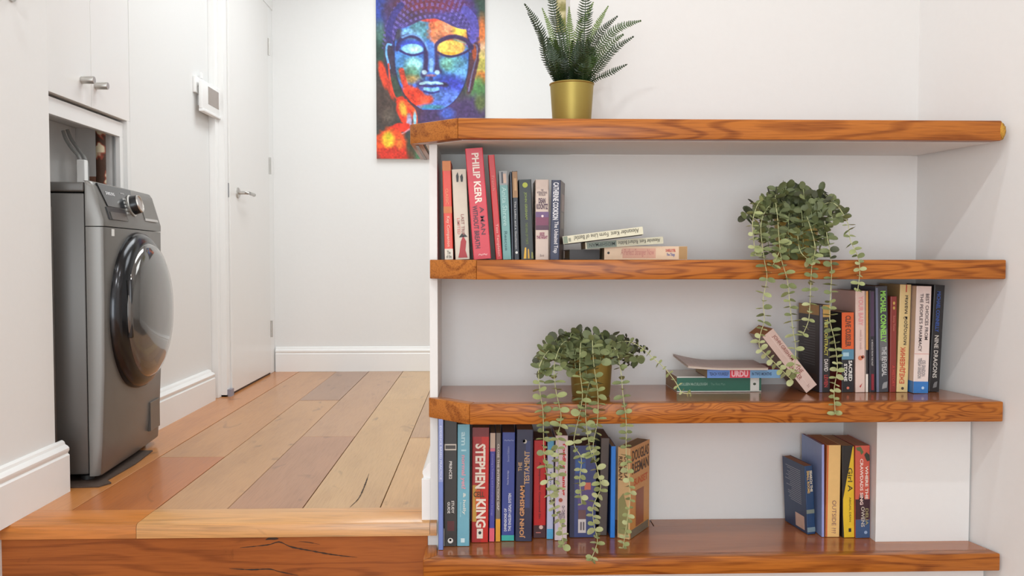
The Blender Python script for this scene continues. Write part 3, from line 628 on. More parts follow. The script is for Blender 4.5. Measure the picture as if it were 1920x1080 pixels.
at_ = nn.new('ShaderNodeAttribute'); at_.attribute_name = 'print'; pm.node_tree.links.new(at_.outputs['Color'], nn['Principled BSDF'].inputs['Base Color']); nn['Principled BSDF'].inputs['Roughness'].default_value = 0.6
nz = nn.new('ShaderNodeTexNoise'); nz.inputs['Scale'].default_value = 900; bpn = nn.new('ShaderNodeBump'); bpn.inputs['Strength'].default_value = 0.1
pm.node_tree.links.new(nz.outputs[0], bpn.inputs['Height']); pm.node_tree.links.new(bpn.outputs[0], nn['Principled BSDF'].inputs['Normal'])
po = obj('printed_face', (V, [], Fc), pm, pt)
ca = po.data.color_attributes.new('print', 'FLOAT_COLOR', 'POINT')
cc = I.reshape(-1, 3) / 255.0; cc = np.where(cc <= .04045, cc / 12.92, ((cc + .055) / 1.055) ** 2.4)
cc = np.concatenate([cc, np.ones((len(cc), 1))], 1).astype(np.float32); ca.data.foreach_set('color', cc.ravel())
obj('stretcher', bx(gx[0], gx[-1], -0.021, 0, 0, gz[0]), mat((220, 216, 208), 0.7), pt)
# second canvas partly hidden behind the fern
qx0, qx1 = at(1043, 20, FY - .022).x, at(1043, 20, FY - .022).x + 0.45; qz = at(1050, 60, FY - .022).z
p2_ = empty('abstract_canvas', ((qx0 + qx1) / 2, FY - 0.001, qz)); tag(p2_, 'olive and gold canvas on the far wall, seen as a narrow strip behind the fern', 'painting')
om = mat((150, 142, 84), 0.6).copy(); n = om.node_tree.nodes; k = om.node_tree.links
nz = n.new('ShaderNodeTexNoise'); nz.inputs['Scale'].default_value = 22; tcc = n.new('ShaderNodeTexCoord'); k.new(tcc.outputs['Object'], nz.inputs[0])
cr = n.new('ShaderNodeValToRGB'); e = cr.color_ramp.elements; e[0].position = .35; e[0].color = L((126, 128, 60)); e[1].position = .66; e[1].color = L((216, 204, 158)); el = e.new(.5); el.color = L((164, 152, 96)); k.new(nz.outputs[0], cr.inputs[0]); k.new(cr.outputs[0], n['Principled BSDF'].inputs['Base Color'])
obj('printed_face', bx(-(qx1 - qx0) / 2, (qx1 - qx0) / 2, -0.022, -0.020, 0, 0.45), om, p2_)
obj('stretcher', bx(-(qx1 - qx0) / 2 + .001, (qx1 - qx0) / 2 - .001, -0.020, 0, 0.001, 0.449), mat((120, 104, 76), 0.7), p2_)

# ------------------------------------------------------------------ pots
def pot(parent, r1=0.0535, r0=0.0445, h=0.104):
    o = obj('pot', lathe([(r0 - .004, 0.002), (r0, 0), (r0 + .0015, 0.004), (r1 - .001, h - .004), (r1 + .0008, h - .002), (r1 + .0008, h), (r1 - .0012, h), (r1 - .003, h - .012)], 48, cap=False), GOLD, parent, smooth=True, label='brushed gold metal pot')
    bm = lathe([(0.001, h - 0.010), (r1 * .5, h - .009), (r1 - .003, h - .012)], 24, cap=False); obj('soil', bm, mat((48, 40, 32), 0.9, 0, .3, .5, 200), parent)
    bm = lathe([(0.001, 0.0015), (r0 - .004, 0.002)], 24, cap=False); obj('pot_base', bm, GOLD, parent)
# ------------------------------------------------------------------ fern
fc = at(1072, 200, 2.075)
fern = empty('potted_fern', (fc.x, 2.075, SH[0][0])); tag(fern, 'dark green artificial fern in a gold pot on the top shelf', 'plant')
pot(fern)
FG = [mat(c, 0.45, 0, 0.25, 0.05, 150) for c in ((36, 56, 26), (58, 84, 30), (98, 122, 40), (28, 42, 24))]
def frond(pts, n, leaf, mi, wfac=1.0, curl=0.0):
    P = [Vector((at(x, y, Y))) - fern.location for x, y, Y in pts]
    C = catmull(P, 0.0047); bm = bmesh.new(); tube(bm, C, [0.0013 * (1 - i / len(C)) + 0.0004 for i in range(len(C))], 4)
    nrm0 = Vector((random.uniform(-.3, .3), -1, random.uniform(-.1, .5))).normalized()
    N = len(C)
    for i in range(2, N):
        t = (C[min(i + 1, N - 1)] - C[i - 1]).normalized(); s = t.cross(nrm0).normalized(); nr = s.cross(t).normalized()
        f = i / N; ll = leaf * min(1, (0.55 + f * 1.3)) * min(1.0, (1.03 - f) * 2.6) * random.uniform(.9, 1.08)
        for sd in (-1, 1):
            d = (s * sd * wfac + t * 0.22 + nr * (random.uniform(-.12, .2) + curl)).normalized(); w = t * 0.0016
            a = C[i]; pts_ = [a - w * .8, a + w * .8, a + d * ll * .45 + w * 1.15 + nr * .0008, a + d * ll * .85 + w * .8 + t * ll * .12, a + d * ll + t * ll * .16, a + d * ll * .85 - w * .5 + t * ll * .12, a + d * ll * .45 - w * 1.15 - nr * .0004]
            v = [bm.verts.new(p) for p in pts_]
            bm.faces.new((v[0], v[1], v[2], v[6])); bm.faces.new((v[6], v[2], v[3], v[5])); bm.faces.new((v[5], v[3], v[4]))
    me = bpy.data.meshes.new('frond'); bm.to_mesh(me); bm.free(); me.materials.append(FG[mi]); o = bpy.data.objects.new('frond', me); COL.objects.link(o); o.parent = fern
yc = 2.075
FR = [
 ([(1052, 165, yc), (1030, 110, 2.05), (1018, 70, 2.04), (1004, 38, 2.03), (984, 8, 2.02)], .013, 0, .8),
 ([(1048, 165, yc), (1022, 110, 2.06), (1016, 72, 2.05), (1001, 45, 2.05), (990, 25, 2.05)], .010, 3, .7),
 ([(1062, 165, yc), (1052, 100, 2.04), (1045, 50, 2.03), (1036, 5, 2.02), (1030, -40, 2.02)], .017, 0, 1),
 ([(1092, 165, 2.05), (1094, 110, 2.02), (1096, 50, 2.005), (1098, 0, 2.0), (1100, -50, 2.0)], .020, 0, 1),
 ([(1075, 165, 2.10), (1070, 110, 2.11), (1068, 60, 2.12), (1067, 14, 2.13)], .014, 2, 1),
 ([(1085, 165, 2.10), (1100, 90, 2.12), (1118, 50, 2.13), (1140, 12, 2.14)], .011, 2, .8),
 ([(1088, 165, yc), (1108, 90, 2.06), (1126, 60, 2.06), (1157, 31, 2.06)], .013, 0, .8),
 ([(1090, 165, yc), (1112, 105, 2.08), (1140, 68, 2.08), (1165, 50, 2.08), (1201, 39, 2.08)], .015, 1, .8),
 ([(1092, 165, yc), (1112, 125, 2.06), (1136, 95, 2.05), (1150, 78, 2.05), (1168, 65, 2.05)], .013, 1, .8),
 ([(1094, 165, yc), (1112, 140, 2.05), (1135, 112, 2.04), (1155, 90, 2.04), (1187, 69, 2.03)], .012, 0, .8),
 ([(1096, 165, yc), (1115, 149, 2.05), (1140, 138, 2.03), (1175, 121, 2.02)], .009, 0, .8),
 ([(1055, 165, 2.10), (1045, 100, 2.13), (1030, 50, 2.15), (1017, 16, 2.17)], .011, 2, .8),
 ([(1066, 165, 2.08), (1060, 110, 2.08), (1056, 60, 2.08), (1046, 22, 2.08)], .015, 1, 1),
 ([(1080, 165, 2.09), (1082, 110, 2.10), (1086, 60, 2.10), (1112, 5, 2.11)], .014, 2, 1),
]
for pts, lf, mi, wf in FR: frond(pts, 0, lf, mi, wf)
for i in range(26):
    a = random.uniform(-1, 1); x_ = 1072 + a * 22; tx = 1072 + a * 52 + random.uniform(-6, 6); ty = random.uniform(70, 112)
    frond([(x_, 165, yc), ((x_ + tx) / 2 - 1, (165 + ty) / 2, 2.04 + random.uniform(-.02, .05)), (tx, ty, 2.04 + random.uniform(-.04, .08))], 0, random.uniform(.013, .019), random.choice((0, 0, 3, 1)), 1)

# ------------------------------------------------------------------ trailing eucalyptus
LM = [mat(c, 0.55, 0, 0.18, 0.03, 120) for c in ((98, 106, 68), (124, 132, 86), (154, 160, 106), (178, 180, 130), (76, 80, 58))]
SM = [mat((150, 158, 110), 0.6), mat((190, 190, 140), 0.6), mat((80, 72, 56), 0.7)]
def leaf_mesh(m, w=1.0, l=1.0):
    n = 10; V = [(0, 0, 0)]; V += [(l * (0.5 - 0.5 * math.cos(2 * math.pi * (i + .5) / n)) , w * .46 * math.sin(2 * math.pi * (i + .5) / n), 0.10 * abs(math.sin(2 * math.pi * (i + .5) / n)) + 0.03) for i in range(n)]
    V.append((l * .5, 0, 0)); c = n + 1
    Fs = [(c, i + 1, (i + 1) % n + 1) for i in range(n)]
    me = bpy.data.meshes.new('leaf'); me.from_pydata(V[:0] + V, [], Fs); me.materials.append(m)
    for p in me.polygons: p.use_smooth = True
    return me
LV = [[leaf_mesh(m, 0.92), leaf_mesh(m, 0.72, 1.05)] for m in LM]
def strand(plant, pts, size, tone, step=0.0150, stem=0, face=0.25, tip=0.75, name='trailing_stem', den=1.0):
    P = [at(x, y, Y) - plant.location for x, y, Y in pts]; C = catmull(P, 0.006)
    s = obj(name, tube(bmesh.new(), C, 0.0009, 5), SM[stem], plant)
    total = catmull(P, step); N = len(total); ph = random.uniform(0, 3)
    for i in range(1, N):
        t = (total[min(i + 1, N - 1)] - total[i - 1])
        if t.length < 1e-6: continue
        t.normalize(); f = i / N
        view = Vector((0, -1, 0)); side = t.cross(view)
        if side.length < .1: side = Vector((1, 0, 0))
        side.normalize(); fr = side.cross(t).normalized(); ph += math.pi / 2 + random.uniform(-.4, .4)
        d0 = side * math.cos(ph) + fr * math.sin(ph) * .75
        for sg in (-1, 1):
            if random.random() > den: continue
            d = (d0 * sg + t * random.uniform(-.15, .25)).normalized()
            nr = -t * 1.0 + view * (face * random.uniform(0.2, 2.6)) + Vector((random.uniform(-.4, .4), random.uniform(-.3, .3), random.uniform(-.4, .4)))
            nr = (nr - d * nr.dot(d)).normalized(); y_ = nr.cross(d)
            M = Matrix((d, y_, nr)).transposed().to_4x4(); sz = size * 1.22 * random.uniform(.8, 1.15) * (1 - (1 - tip) * f)
            o = bpy.data.objects.new('leaf', random.choice(LV[random.choice(tone(f))])); COL.objects.link(o); o.parent = s
            o.matrix_local = Matrix.Translation(total[i]) @ M @ Matrix.Diagonal((sz, sz, sz, 1))
def crown(plant, cx, cy, rx, ry, n, size, tones, Yc, up=1.0):
    for i in range(n):
        a = math.pi * (i + .5) / n + random.uniform(-.1, .1); ex = cx + rx * math.cos(a) * random.uniform(.8, 1.05); ey = cy - ry * math.sin(a) * random.uniform(.75, 1.05)
        Yd = Yc + random.uniform(-.055, .05)
        strand(plant, [(cx + random.uniform(-14, 14), cy + 26, Yc), ((cx + ex) / 2, (cy + ey) / 2 - 6, (Yc + Yd) / 2), (ex, ey, Yd), (ex + (ex - cx) * .16, ey + 16, Yd - .01)], size, lambda f: tones, 0.0115, 0, 1.8, 1.0, name='sprig', den=.95)
P2 = at(1493, 440, 2.065); eu2 = empty('trailing_plant', (P2.x, 2.065, SH[1][0])); tag(eu2, 'artificial trailing eucalyptus in a gold pot on the second shelf, upper right', 'plant', 'trailing eucalyptus plants'); pot(eu2)
P3 = at(1108, 700, 2.055); eu3 = empty('trailing_plant', (P3.x, 2.055, SH[2][0])); tag(eu3, 'artificial trailing eucalyptus in a gold pot on the third shelf, lower left', 'plant', 'trailing eucalyptus plants'); pot(eu3)
yo = 1.925
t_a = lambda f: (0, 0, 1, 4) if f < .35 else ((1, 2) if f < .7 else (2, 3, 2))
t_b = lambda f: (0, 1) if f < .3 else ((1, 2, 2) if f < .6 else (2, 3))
S2 = [
 ([(1470, 400, 2.03), (1445, 385, 1.98), (1427, 420, yo), (1432, 480, yo), (1438, 520, yo), (1431, 560, yo), (1433, 600, yo), (1426, 625, yo), (1424, 650, yo), (1440, 668, 1.93), (1462, 690, 1.93), (1484, 712, 1.93)], .0185),
 ([(1480, 395, 2.03), (1455, 365, 1.98), (1458, 410, yo), (1464, 480, yo), (1476, 525, yo), (1482, 580, yo), (1487, 620, yo), (1492, 655, yo), (1488, 700, yo)], .0185),
 ([(1500, 400, 2.03), (1510, 400, 1.98), (1528, 460, yo), (1522, 500, yo), (1519, 560, yo), (1516, 600, yo), (1506, 626, yo)], .0185),
 ([(1510, 400, 2.03), (1540, 400, 1.98), (1552, 450, yo), (1559, 500, yo), (1557, 560, yo), (1556, 600, yo), (1565, 640, yo), (1570, 690, yo), (1564, 730, yo), (1566, 776, yo)], .0185),
 ([(1515, 400, 2.03), (1560, 380, 1.98), (1588, 415, 1.95), (1594, 450, yo), (1608, 480, yo), (1612, 510, yo), (1608, 545, yo)], .0165),
 ([(1470, 400, 2.03), (1430, 375, 1.98), (1412, 410, yo), (1413, 450, yo), (1418, 480, yo)], .016),
 ([(1490, 410, 2.03), (1495, 430, 1.98), (1500, 470, 1.93), (1522, 492, yo)], .0185),
 ([(1480, 410, 2.03), (1470, 440, 1.98), (1462, 470, yo), (1448, 500, yo)], .018),
 ([(1490, 400, 2.05), (1482, 370, 2.06), (1487, 348, 2.06)], .016),
]
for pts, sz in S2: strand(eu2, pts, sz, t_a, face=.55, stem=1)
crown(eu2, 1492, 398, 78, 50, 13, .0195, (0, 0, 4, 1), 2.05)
for (ex, ey) in ((1425, 455), (1440, 475), (1460, 455), (1478, 480), (1505, 470), (1525, 455), (1545, 445), (1535, 480), (1560, 420)):
    strand(eu2, [(1492 + (ex - 1492) * .3, 402, 2.02), (1492 + (ex - 1492) * .8, 392, 1.985), (ex, (ey + 392) / 2, 1.965), (ex + 2, ey, 1.95)], .0185, lambda f: (0, 0, 1), .0125, 0, 1.6, 1, name='sprig')
S3 = [
 ([(1090, 660, 2.02), (1040, 650, 1.97), (1012, 685, 1.94), (1012, 730, yo), (1018, 770, yo), (1019, 810, yo), (1020, 850, yo), (1024, 880, yo), (1030, 920, yo), (1038, 950, yo), (1052, 985, yo), (1056, 1025, yo)], .018),
 ([(1095, 660, 2.02), (1060, 640, 1.97), (1040, 680, 1.94), (1042, 730, yo), (1052, 780, yo), (1046, 820, yo), (1048, 870, yo), (1044, 920, yo)], .020),
 ([(1100, 660, 2.02), (1090, 640, 1.97), (1087, 690, 1.935), (1092, 740, yo), (1086, 780, yo), (1076, 830, yo), (1090, 860, yo), (1087, 900, yo), (1091, 945, yo)], .0185),
 ([(1108, 660, 2.02), (1110, 630, 1.97), (1113, 680, 1.935), (1121, 740, yo), (1120, 790, yo), (1112, 840, yo), (1120, 880, yo), (1126, 915, yo), (1112, 950, yo), (1114, 985, yo), (1120, 1015, yo), (1108, 1050, 1.92)], .0195),
 ([(1120, 660, 2.02), (1150, 650, 1.97), (1163, 690, 1.94), (1168, 740, yo), (1174, 790, yo), (1174, 850, yo), (1178, 895, yo), (1182, 930, yo), (1176, 975, yo), (1168, 1028, yo)], .017),
 ([(1110, 700, 1.99), (1100, 740, 1.94), (1098, 780, yo), (1104, 830, yo), (1112, 860, yo)], .018),
 ([(1120, 655, 2.03), (1170, 640, 2.0), (1200, 650, 1.98), (1225, 672, 1.97), (1246, 690, 1.96), (1266, 715, 1.945), (1278, 735, 1.93), (1295, 738, 1.928)], .011),
]
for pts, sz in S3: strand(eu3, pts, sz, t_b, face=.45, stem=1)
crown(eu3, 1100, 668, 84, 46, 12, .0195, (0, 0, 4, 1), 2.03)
for (ex, ey) in ((1020, 700), (1050, 690), (1078, 695), (1098, 705), (1125, 680), (1160, 685)):
    strand(eu3, [(1105 + (ex - 1105) * .3, 662, 2.01), (1105 + (ex - 1105) * .8, 650, 1.975), (ex, (ey + 655) / 2, 1.955), (ex + 2, ey, 1.945)], .0185, lambda f: (0, 1, 1), .0125, 0, 1.6, 1, name='sprig')
for (ex, ey) in ((1175, 632), (1195, 642), (1212, 655), (1190, 690), (1160, 668), (1072, 655)):
    strand(eu3, [(1130, 660, 2.05), ((1130 + ex) / 2, (650 + ey) / 2, 2.08), (ex, ey, 2.09)], .010, lambda f: (4,), .009, 2, .6, 1, name='sprig', den=.8)

# ------------------------------------------------------------------ books
def book(spec):
    """px-based spec of the spine; everything is built in real size at its own depth"""
    xb0, xb1, xt0, yt, yb, Y, sf = spec['q']; zs = SH[sf][0]
    a = at(xb0, yb, Y); b = at(xb1, yb, Y); c = at(xt0, yt, Y)
    zb = zs + spec.get('dz', 0.0)
    dx, dz = c.x - a.x, c.z - zb; phi = math.atan2(-dx, dz)      # lean to the left
    h = spec.get('h', math.hypot(dx, dz)); t = (b.x - a.x) * math.cos(phi); d = spec.get('d', 0.112); rz = R(spec.get('rz', 0))
    t = spec.get('t', t) / (math.cos(rz) if rz else 1)
    root = empty('book', (0, 0, 0), (0, -phi, rz)); tag(root, spec['label'], 'book', spec.get('group'))
    root.rotation_mode = 'XYZ'
    # local: x 0..t, y 0..d, z 0..h ; pivot at left bottom of the spine
    M = Euler((0, -phi, rz)).to_matrix(); lo = min((M @ Vector((x, 0, 0))).z for x in (0, t))
    px_ = a.x if phi >= 0 else a.x
    root.location = (px_, Y, zb - lo + 0.0002)
    hard = spec.get('hard', False); ct = 0.0022 if hard else 0.0006; ov = 0.003 if hard else 0.0
    col = spec['c']; cm = mat(col, spec.get('rough', 0.38), 0, 0.05, 0.01, 90)
    side = mat(spec.get('side', col), 0.4, 0, 0.06, 0.01, 60); rs = min(0.0018, t * .15)
    bm = bmesh.new()
    # cover: one folded sheet in plan, extruded
    o_ = [(0, d), (0, rs), (rs * .3, rs * .3), (rs, 0), (t - rs, 0), (t - rs * .3, rs * .3), (t, rs), (t, d)]
    i_ = [(t - ct, d), (t - ct, rs + ct), (t - ct - rs * .5, ct), (ct + rs * .5, ct), (ct, rs + ct), (ct, d)]
    poly = o_ + i_
    lo_ = [bm.verts.new((x, y, 0)) for x, y in poly]; hi_ = [bm.verts.new((x, y, h)) for x, y in poly]; n = len(poly)
    for i in range(n):
        f = bm.faces.new((lo_[i], lo_[(i + 1) % n], hi_[(i + 1) % n], hi_[i])); f.material_index = 1 if i in (0, 6) else 0
    def capq(R_, rev):
        pairs = [(0, 13), (1, 12), (2, 11), (3, 11), (4, 10), (5, 10), (6, 9), (7, 8)]
        for (p, q), (p2, q2) in zip(pairs, pairs[1:]):
            vs = [R_[p], R_[p2], R_[q2], R_[q]]; vs = list(dict.fromkeys(vs)); bm.faces.new(vs[::-1] if rev else vs)
    capq(lo_, True); capq(hi_, False)
    obj('cover', bm, [cm, side], root)
    pc = spec.get('pages', (196, 168, 132))
    obj('page_block', bx(ct + .0002, t - ct - .0002, ct + .0004, d - ov - .001, ov, h - max(ov, .0008)), page_mat(pc), root)
    for bi, (f0, f1, cc, *rest) in enumerate(spec.get('bands', [])):
        u0, u1 = rest[0] if rest else (0.0, 1.0)
        e = 0.0004; obj('spine_panel', bx(t * u0 + e, t * u1 - e, -0.0003 - 0.00012 * bi, 0.0006, h * f0 + e * .5, h * f1 - e * .5), mat(cc, 0.4, 0, 0.1, 0.01, 80), root)
    for (s, f0, f1, u0, u1, cc, *rest) in spec.get('text', []):
        rot = rest[0] if rest else 'down'; bold = rest[1] if len(rest) > 1 else 0.012
        lettering(s, t * (u0 + u1) / 2, h * (f0 + f1) / 2, t * (u1 - u0), h * (f1 - f0), -0.0013, mat(cc, 0.5, 0, 0, 0), root, rot, bold)
    for fn in spec.get('extra', []): fn(root, t, h, d)
    return root
def disc(cu, cz, r, col, asp=1.0, name='emblem'):
    def f(root, t, h, d):
        V = [(t * cu + r * math.cos(a) * asp, -0.00125, h * cz + r * math.sin(a)) for a in [2 * math.pi * i / 20 for i in range(20)]]
        obj(name, (V, [], [tuple(range(20))[::-1]]), mat(col, .5), root)
    return f
def poly(pts, col, name='printed_shape', y=-0.0011):
    def f(root, t, h, d):
        obj(name, ([(t * u, y, h * v) for u, v in pts], [], [tuple(range(len(pts)))]), mat(col, .45, 0, .1, 0, 80), root)
    return f
def sidelines(col, y0, y1, z0, z1, n, left=True, ln=(.6, 1)):
    def f(root, t, h, d):
        V = []; Fs = []; rr = random.Random(3)
        for i in range(n):
            z = h * (z0 + (z1 - z0) * i / n); e = y0 + (y1 - y0) * rr.uniform(*ln); X = -0.0003 if left else t + .0003
            b = len(V); V += [(X, d * y0, z), (X, d * e, z), (X, d * e, z + .0016), (X, d * y0, z + .0016)]; Fs.append((b, b + 1, b + 2, b + 3))
        obj('blurb_lines', (V, [], Fs), mat(col, .5), root)
    return f
def sidepanel(y0, y1, z0, z1, col, left=True, name='cover_panel'):
    def f(root, t, h, d):
        X = -0.0004 if left else t + .0004
        obj(name, ([(X, d * y0, h * z0), (X, d * y1, h * z0), (X, d * y1, h * z1), (X, d * y0, h * z1)], [], [(0, 1, 2, 3)]), mat(col, .4, 0, .15, 0, 60), root)
    return f
def sidetext(s, y0, y1, z0, z1, col, left=False):
    def f(root, t, h, d):
        vs, fs = text_data(s, .02); X = t + .0006 if not left else -.0006
        V = [(X, d * (y0 + (a if not left else 1 - a) * (y1 - y0)), h * (z0 + b * (z1 - z0))) for a, b in vs]
        obj('cover_lettering', (V, [], fs), mat(col, .5), root)
    return f
YA = 2.03
WHT = (232, 228, 222); BLK = (34, 32, 33)
g1 = 'books standing on the second shelf'
B = []
def add(**k): B.append(k)
add(q=(834, 850, 829, 302, 483, YA, 1), c=(216, 62, 38), label='slim orange-red book, leftmost on the second shelf', bands=[(.90, 1, (196, 112, 34)), (.47, .54, (200, 110, 40)), (0, .11, (214, 206, 190))],
    text=[('CLASSIC', .56, .72, .3, .62, (236, 150, 110)), ('Key Companion', .13, .44, .25, .7, (240, 190, 170)), ('The\nof the', .015, .09, .2, .8, (90, 80, 70), 'none')])
add(q=(854, 881, 847, 318, 483, YA, 1), c=(206, 192, 174), label='beige paperback spine with a small red bird figure at its foot', side=(60, 52, 50),
    text=[('LAST TRIP', .27, .50, .5, .72, (150, 96, 90)), ('LIMITED', .28, .46, .22, .42, (206, 128, 120))],
    extra=[poly([(.3, .86), (.42, .86), (.46, .92), (.4, .97), (.28, .93)], BLK, 'figure'), poly([(.6, .86), (.72, .86), (.76, .91), (.7, .95), (.56, .92)], BLK, 'figure'),
           poly([(.2, .02), (.85, .02), (.72, .10), (.8, .2), (.6, .26), (.42, .2), (.3, .08)], (170, 44, 48), 'bird'), poly([(.3, .245), (.9, .25), (.7, .285), (.5, .285)], BLK, 'bird_head')])
add(q=(888, 921, 872, 279, 483, 2.015, 1), c=(206, 50, 66), d=.15, h=None, label='thick tall crimson book with large white capitals, tallest on the second shelf', side=(214, 208, 200), hard=False,
    text=[('PHILIP KERR', .50, .955, .34, .74, (238, 222, 210), 'down', .03), ('WITHOUT BREATH', .10, .485, .16, .44, (84, 52, 66), 'down', .02), ('A MAN', .22, .47, .56, .80, (84, 52, 66), 'down', .005), ('~~', .03, .05, .3, .8, (230, 160, 160), 'none')])
add(q=(930, 942, 915, 291, 483, YA, 1), c=(198, 40, 42), label='thin tall plain red book leaning against the teal paperback', side=(110, 30, 34),
    text=[('French', .66, .80, .3, .7, (226, 130, 120)), ('Tess Templeton', .03, .34, .3, .75, (236, 170, 160))])
add(q=(943, 959, 935, 321, 483, YA, 1), c=(112, 160, 156), label='teal paperback with a portrait at the head of its spine', bands=[(.84, 1, (150, 150, 150)), (.86, .97, (200, 170, 150), (.45, .85)), (.86, .99, (60, 62, 70), (.25, .5))],
    text=[('Anita Shreve', .38, .82, .25, .78, (170, 205, 200)), ('Rescue', .10, .32, .3, .65, (70, 110, 112))])
add(q=(960, 963, 956, 322, 483, YA, 1), c=(40, 48, 62), label='very thin navy booklet between the teal and the dark paperbacks')
add(q=(964, 974, 960, 321, 483, YA, 1), c=(34, 36, 44), label='slim dark paperback with a painted picture panel at the head', bands=[(.70, .995, (150, 110, 66)), (.78, .92, (190, 150, 100), (.3, .8))],
    text=[('The Ladies and a Gentleman', .12, .66, .3, .6, (190, 190, 190))], extra=[disc(.5, .08, .003, (220, 220, 215))])
add(q=(977, 1001, 972, 337, 483, YA, 1), c=(32, 36, 34), label='black paperback with yellow spikes at the foot of its spine', side=(28, 28, 30),
    text=[('JOHN GRISHAM', .50, .84, .38, .62, (132, 150, 70), 'down', .02), ('THE KING OF TORTS', .19, .46, .42, .6, (110, 128, 60))],
    extra=[disc(.5, .93, .0062, (176, 186, 72)), poly([(.2, .01), (.42, .01), (.44, .15), (.32, .15)], (222, 174, 54)), poly([(.52, .01), (.68, .01), (.64, .13), (.55, .13)], (206, 160, 60)), poly([(.80, .01), (.97, .01), (.93, .09), (.84, .09)], (140, 140, 70))])
add(q=(1004, 1029, 1004, 337, 483, YA, 1), c=(206, 186, 172), label='pale pink paperback with a purple sunset picture mid-spine', bands=[(.37, .60, (122, 54, 84)), (.37, .43, (84, 44, 66)), (.53, .60, (108, 76, 120))],
    text=[('THE\nINTERNATIONAL\nBESTSELLER', .80, .88, .12, .88, (90, 70, 80), 'none'), ('DEAN\nKOONTZ', .63, .77, .08, .92, (70, 36, 66), 'none', .03), ('SEIZE\nTHE NIGHT', .26, .34, .08, .9, (140, 50, 90), 'none', .03), ('bs', .04, .07, .35, .65, (150, 130, 120), 'none')], extra=[disc(.52, .545, .0028, (236, 214, 214))])
add(q=(1031, 1048, 1034, 338, 483, 2.02, 1), c=(42, 46, 74), rz=-11, d=.10, label='navy paperback with white lettering, last of the upright books on the second shelf', side=(128, 118, 112),
    text=[('CATHERINE COOKSON', .50, .97, .22, .82, (222, 220, 224), 'down', .03), ('The Unbaited Trap', .08, .48, .3, .85, (214, 210, 214), 'down', .02)],
    extra=[sidepanel(.25, .9, .62, .84, (168, 146, 138), False), sidepanel(.25, .85, .40, .60, (158, 148, 138), False), sidepanel(.2, .85, .08, .38, (120, 104, 100), False)])
# third shelf
YC = 2.085
add(q=(1536, 1557, 1537, 572, 737, YC, 2), c=(40, 38, 40), label='thick black paperback with a gold-topped cover and yellow and white lettering', d=.115, rz=5, side=(70, 64, 64), pages=(150, 120, 84), bands=[(.0, .98, (112, 112, 134), (0, .28)), (.86, 1, (196, 158, 84), (.28, 1)), ],
    text=[('THE CONTRACT', .42, .84, .42, .74, (206, 198, 90), 'down', .02), ('DAVID', .24, .38, .42, .78, (226, 220, 214), 'down', .02), ('LEVIEN', .06, .2, .42, .78, (190, 70, 70), 'down', .02)],
    extra=[sidepanel(.02, .98, .88, .995, (176, 136, 76)), sidelines((120, 116, 118), .2, .95, .30, .78, 16), sidepanel(.1, .5, .02, .2, (84, 66, 60))])
add(q=(1578, 1601, 1578, 586, 737, YC, 2), c=(34, 32, 36), label='black paperback with an orange upper spine and a sea picture in the middle', d=.11, side=(44, 38, 38), bands=[(.54, 1, (226, 98, 38)), (.41, .54, (92, 142, 168)), (.45, .50, (170, 206, 220), (.1, .6))],
    text=[('CLIVE CUSSLER', .57, .96, .3, .74, (104, 60, 40), 'down', .03), ('STONE', .14, .36, .18, .44, WHT, 'down', .03), ('SACRED', .14, .40, .55, .84, WHT, 'down', .03)], extra=[disc(.5, .055, .0034, (214, 120, 100)), sidepanel(.0, .95, 0, .25, (150, 50, 40))])
add(q=(1604, 1622, 1604, 546, 737, YC, 2), c=(232, 204, 192), d=.15, label='tall pale pink paperback with a small fruit picture low on its spine', side=(206, 168, 158),
    text=[('YOUR BABY', .66, .95, .3, .8, (236, 160, 160), 'down', .02), ('week by week', .42, .62, .35, .7, (206, 170, 164))], extra=[disc(.5, .34, .006, (214, 128, 90)), disc(.75, .35, .004, (170, 84, 60)), poly([(.4, .06), (.5, .045), (.7, .09), (.52, .07)], (190, 40, 40))])
add(q=(1623.5, 1628, 1623.5, 546, 737, YC, 2), c=(236, 226, 214), label='very thin booklet, ochre above and white below, beside the pale pink paperback', bands=[(.42, 1, (222, 160, 84)), (.18, .42, (44, 40, 42))])
add(q=(1630, 1641, 1630, 545, 737, YC, 2), c=(42, 36, 46), label='thin blackish purple paperback with tiny white lettering', bands=[(.55, .99, (78, 54, 84), (.2, .8)), (.02, .18, (140, 34, 50), (.3, .8))], text=[('A MESSAGE FROM THE PAST', .26, .52, .3, .6, (200, 196, 196))])
add(q=(1643, 1666, 1641, 537, 737, YC, 2), c=(66, 68, 74), label='grey hardback with large green capitals', side=(70, 74, 92), d=.14, hard=False, bands=[(.0, .985, (112, 118, 144), (0.02, .22)), (.3, .6, (106, 106, 108), (.3, .95))],
    text=[('MICHAEL CONNELLY', .47, .955, .38, .84, (150, 216, 96), 'down', .035), ('THE REVERSAL', .15, .43, .45, .85, (206, 206, 206), 'down', .02)], extra=[poly([(.45, .03), (.85, .04), (.9, .1), (.6, .09), (.5, .07)], (150, 150, 150), 'emblem')])
add(q=(1668, 1680, 1670, 556, 737, YC, 2), c=(140, 52, 44), label='dark red paperback with a gold emblem near its head, shorter than its neighbours', text=[('Sunny Times', .64, .80, .3, .7, (200, 120, 100)), ('A HISTORY', .06, .28, .3, .75, (200, 80, 70))], extra=[disc(.5, .93, .004, (214, 176, 90), .7), disc(.5, .88, .004, (206, 168, 84), .7)])
add(q=(1681, 1702, 1688, 534, 737, YC, 2), c=(228, 202, 142), label='cream diary with red Cyrillic capitals and slanting black script', side=(190, 160, 110), bands=[(.93, 1, (190, 50, 38), (.5, .62))],
    text=[('молодой мамы', .44, .90, .36, .78, (60, 52, 48), 'up', .005), ('ЕЖЕДНЕВНИК', .08, .42, .2, .72, (206, 74, 50), 'up', .02)], extra=[disc(.5, .035, .0035, (84, 70, 60))])
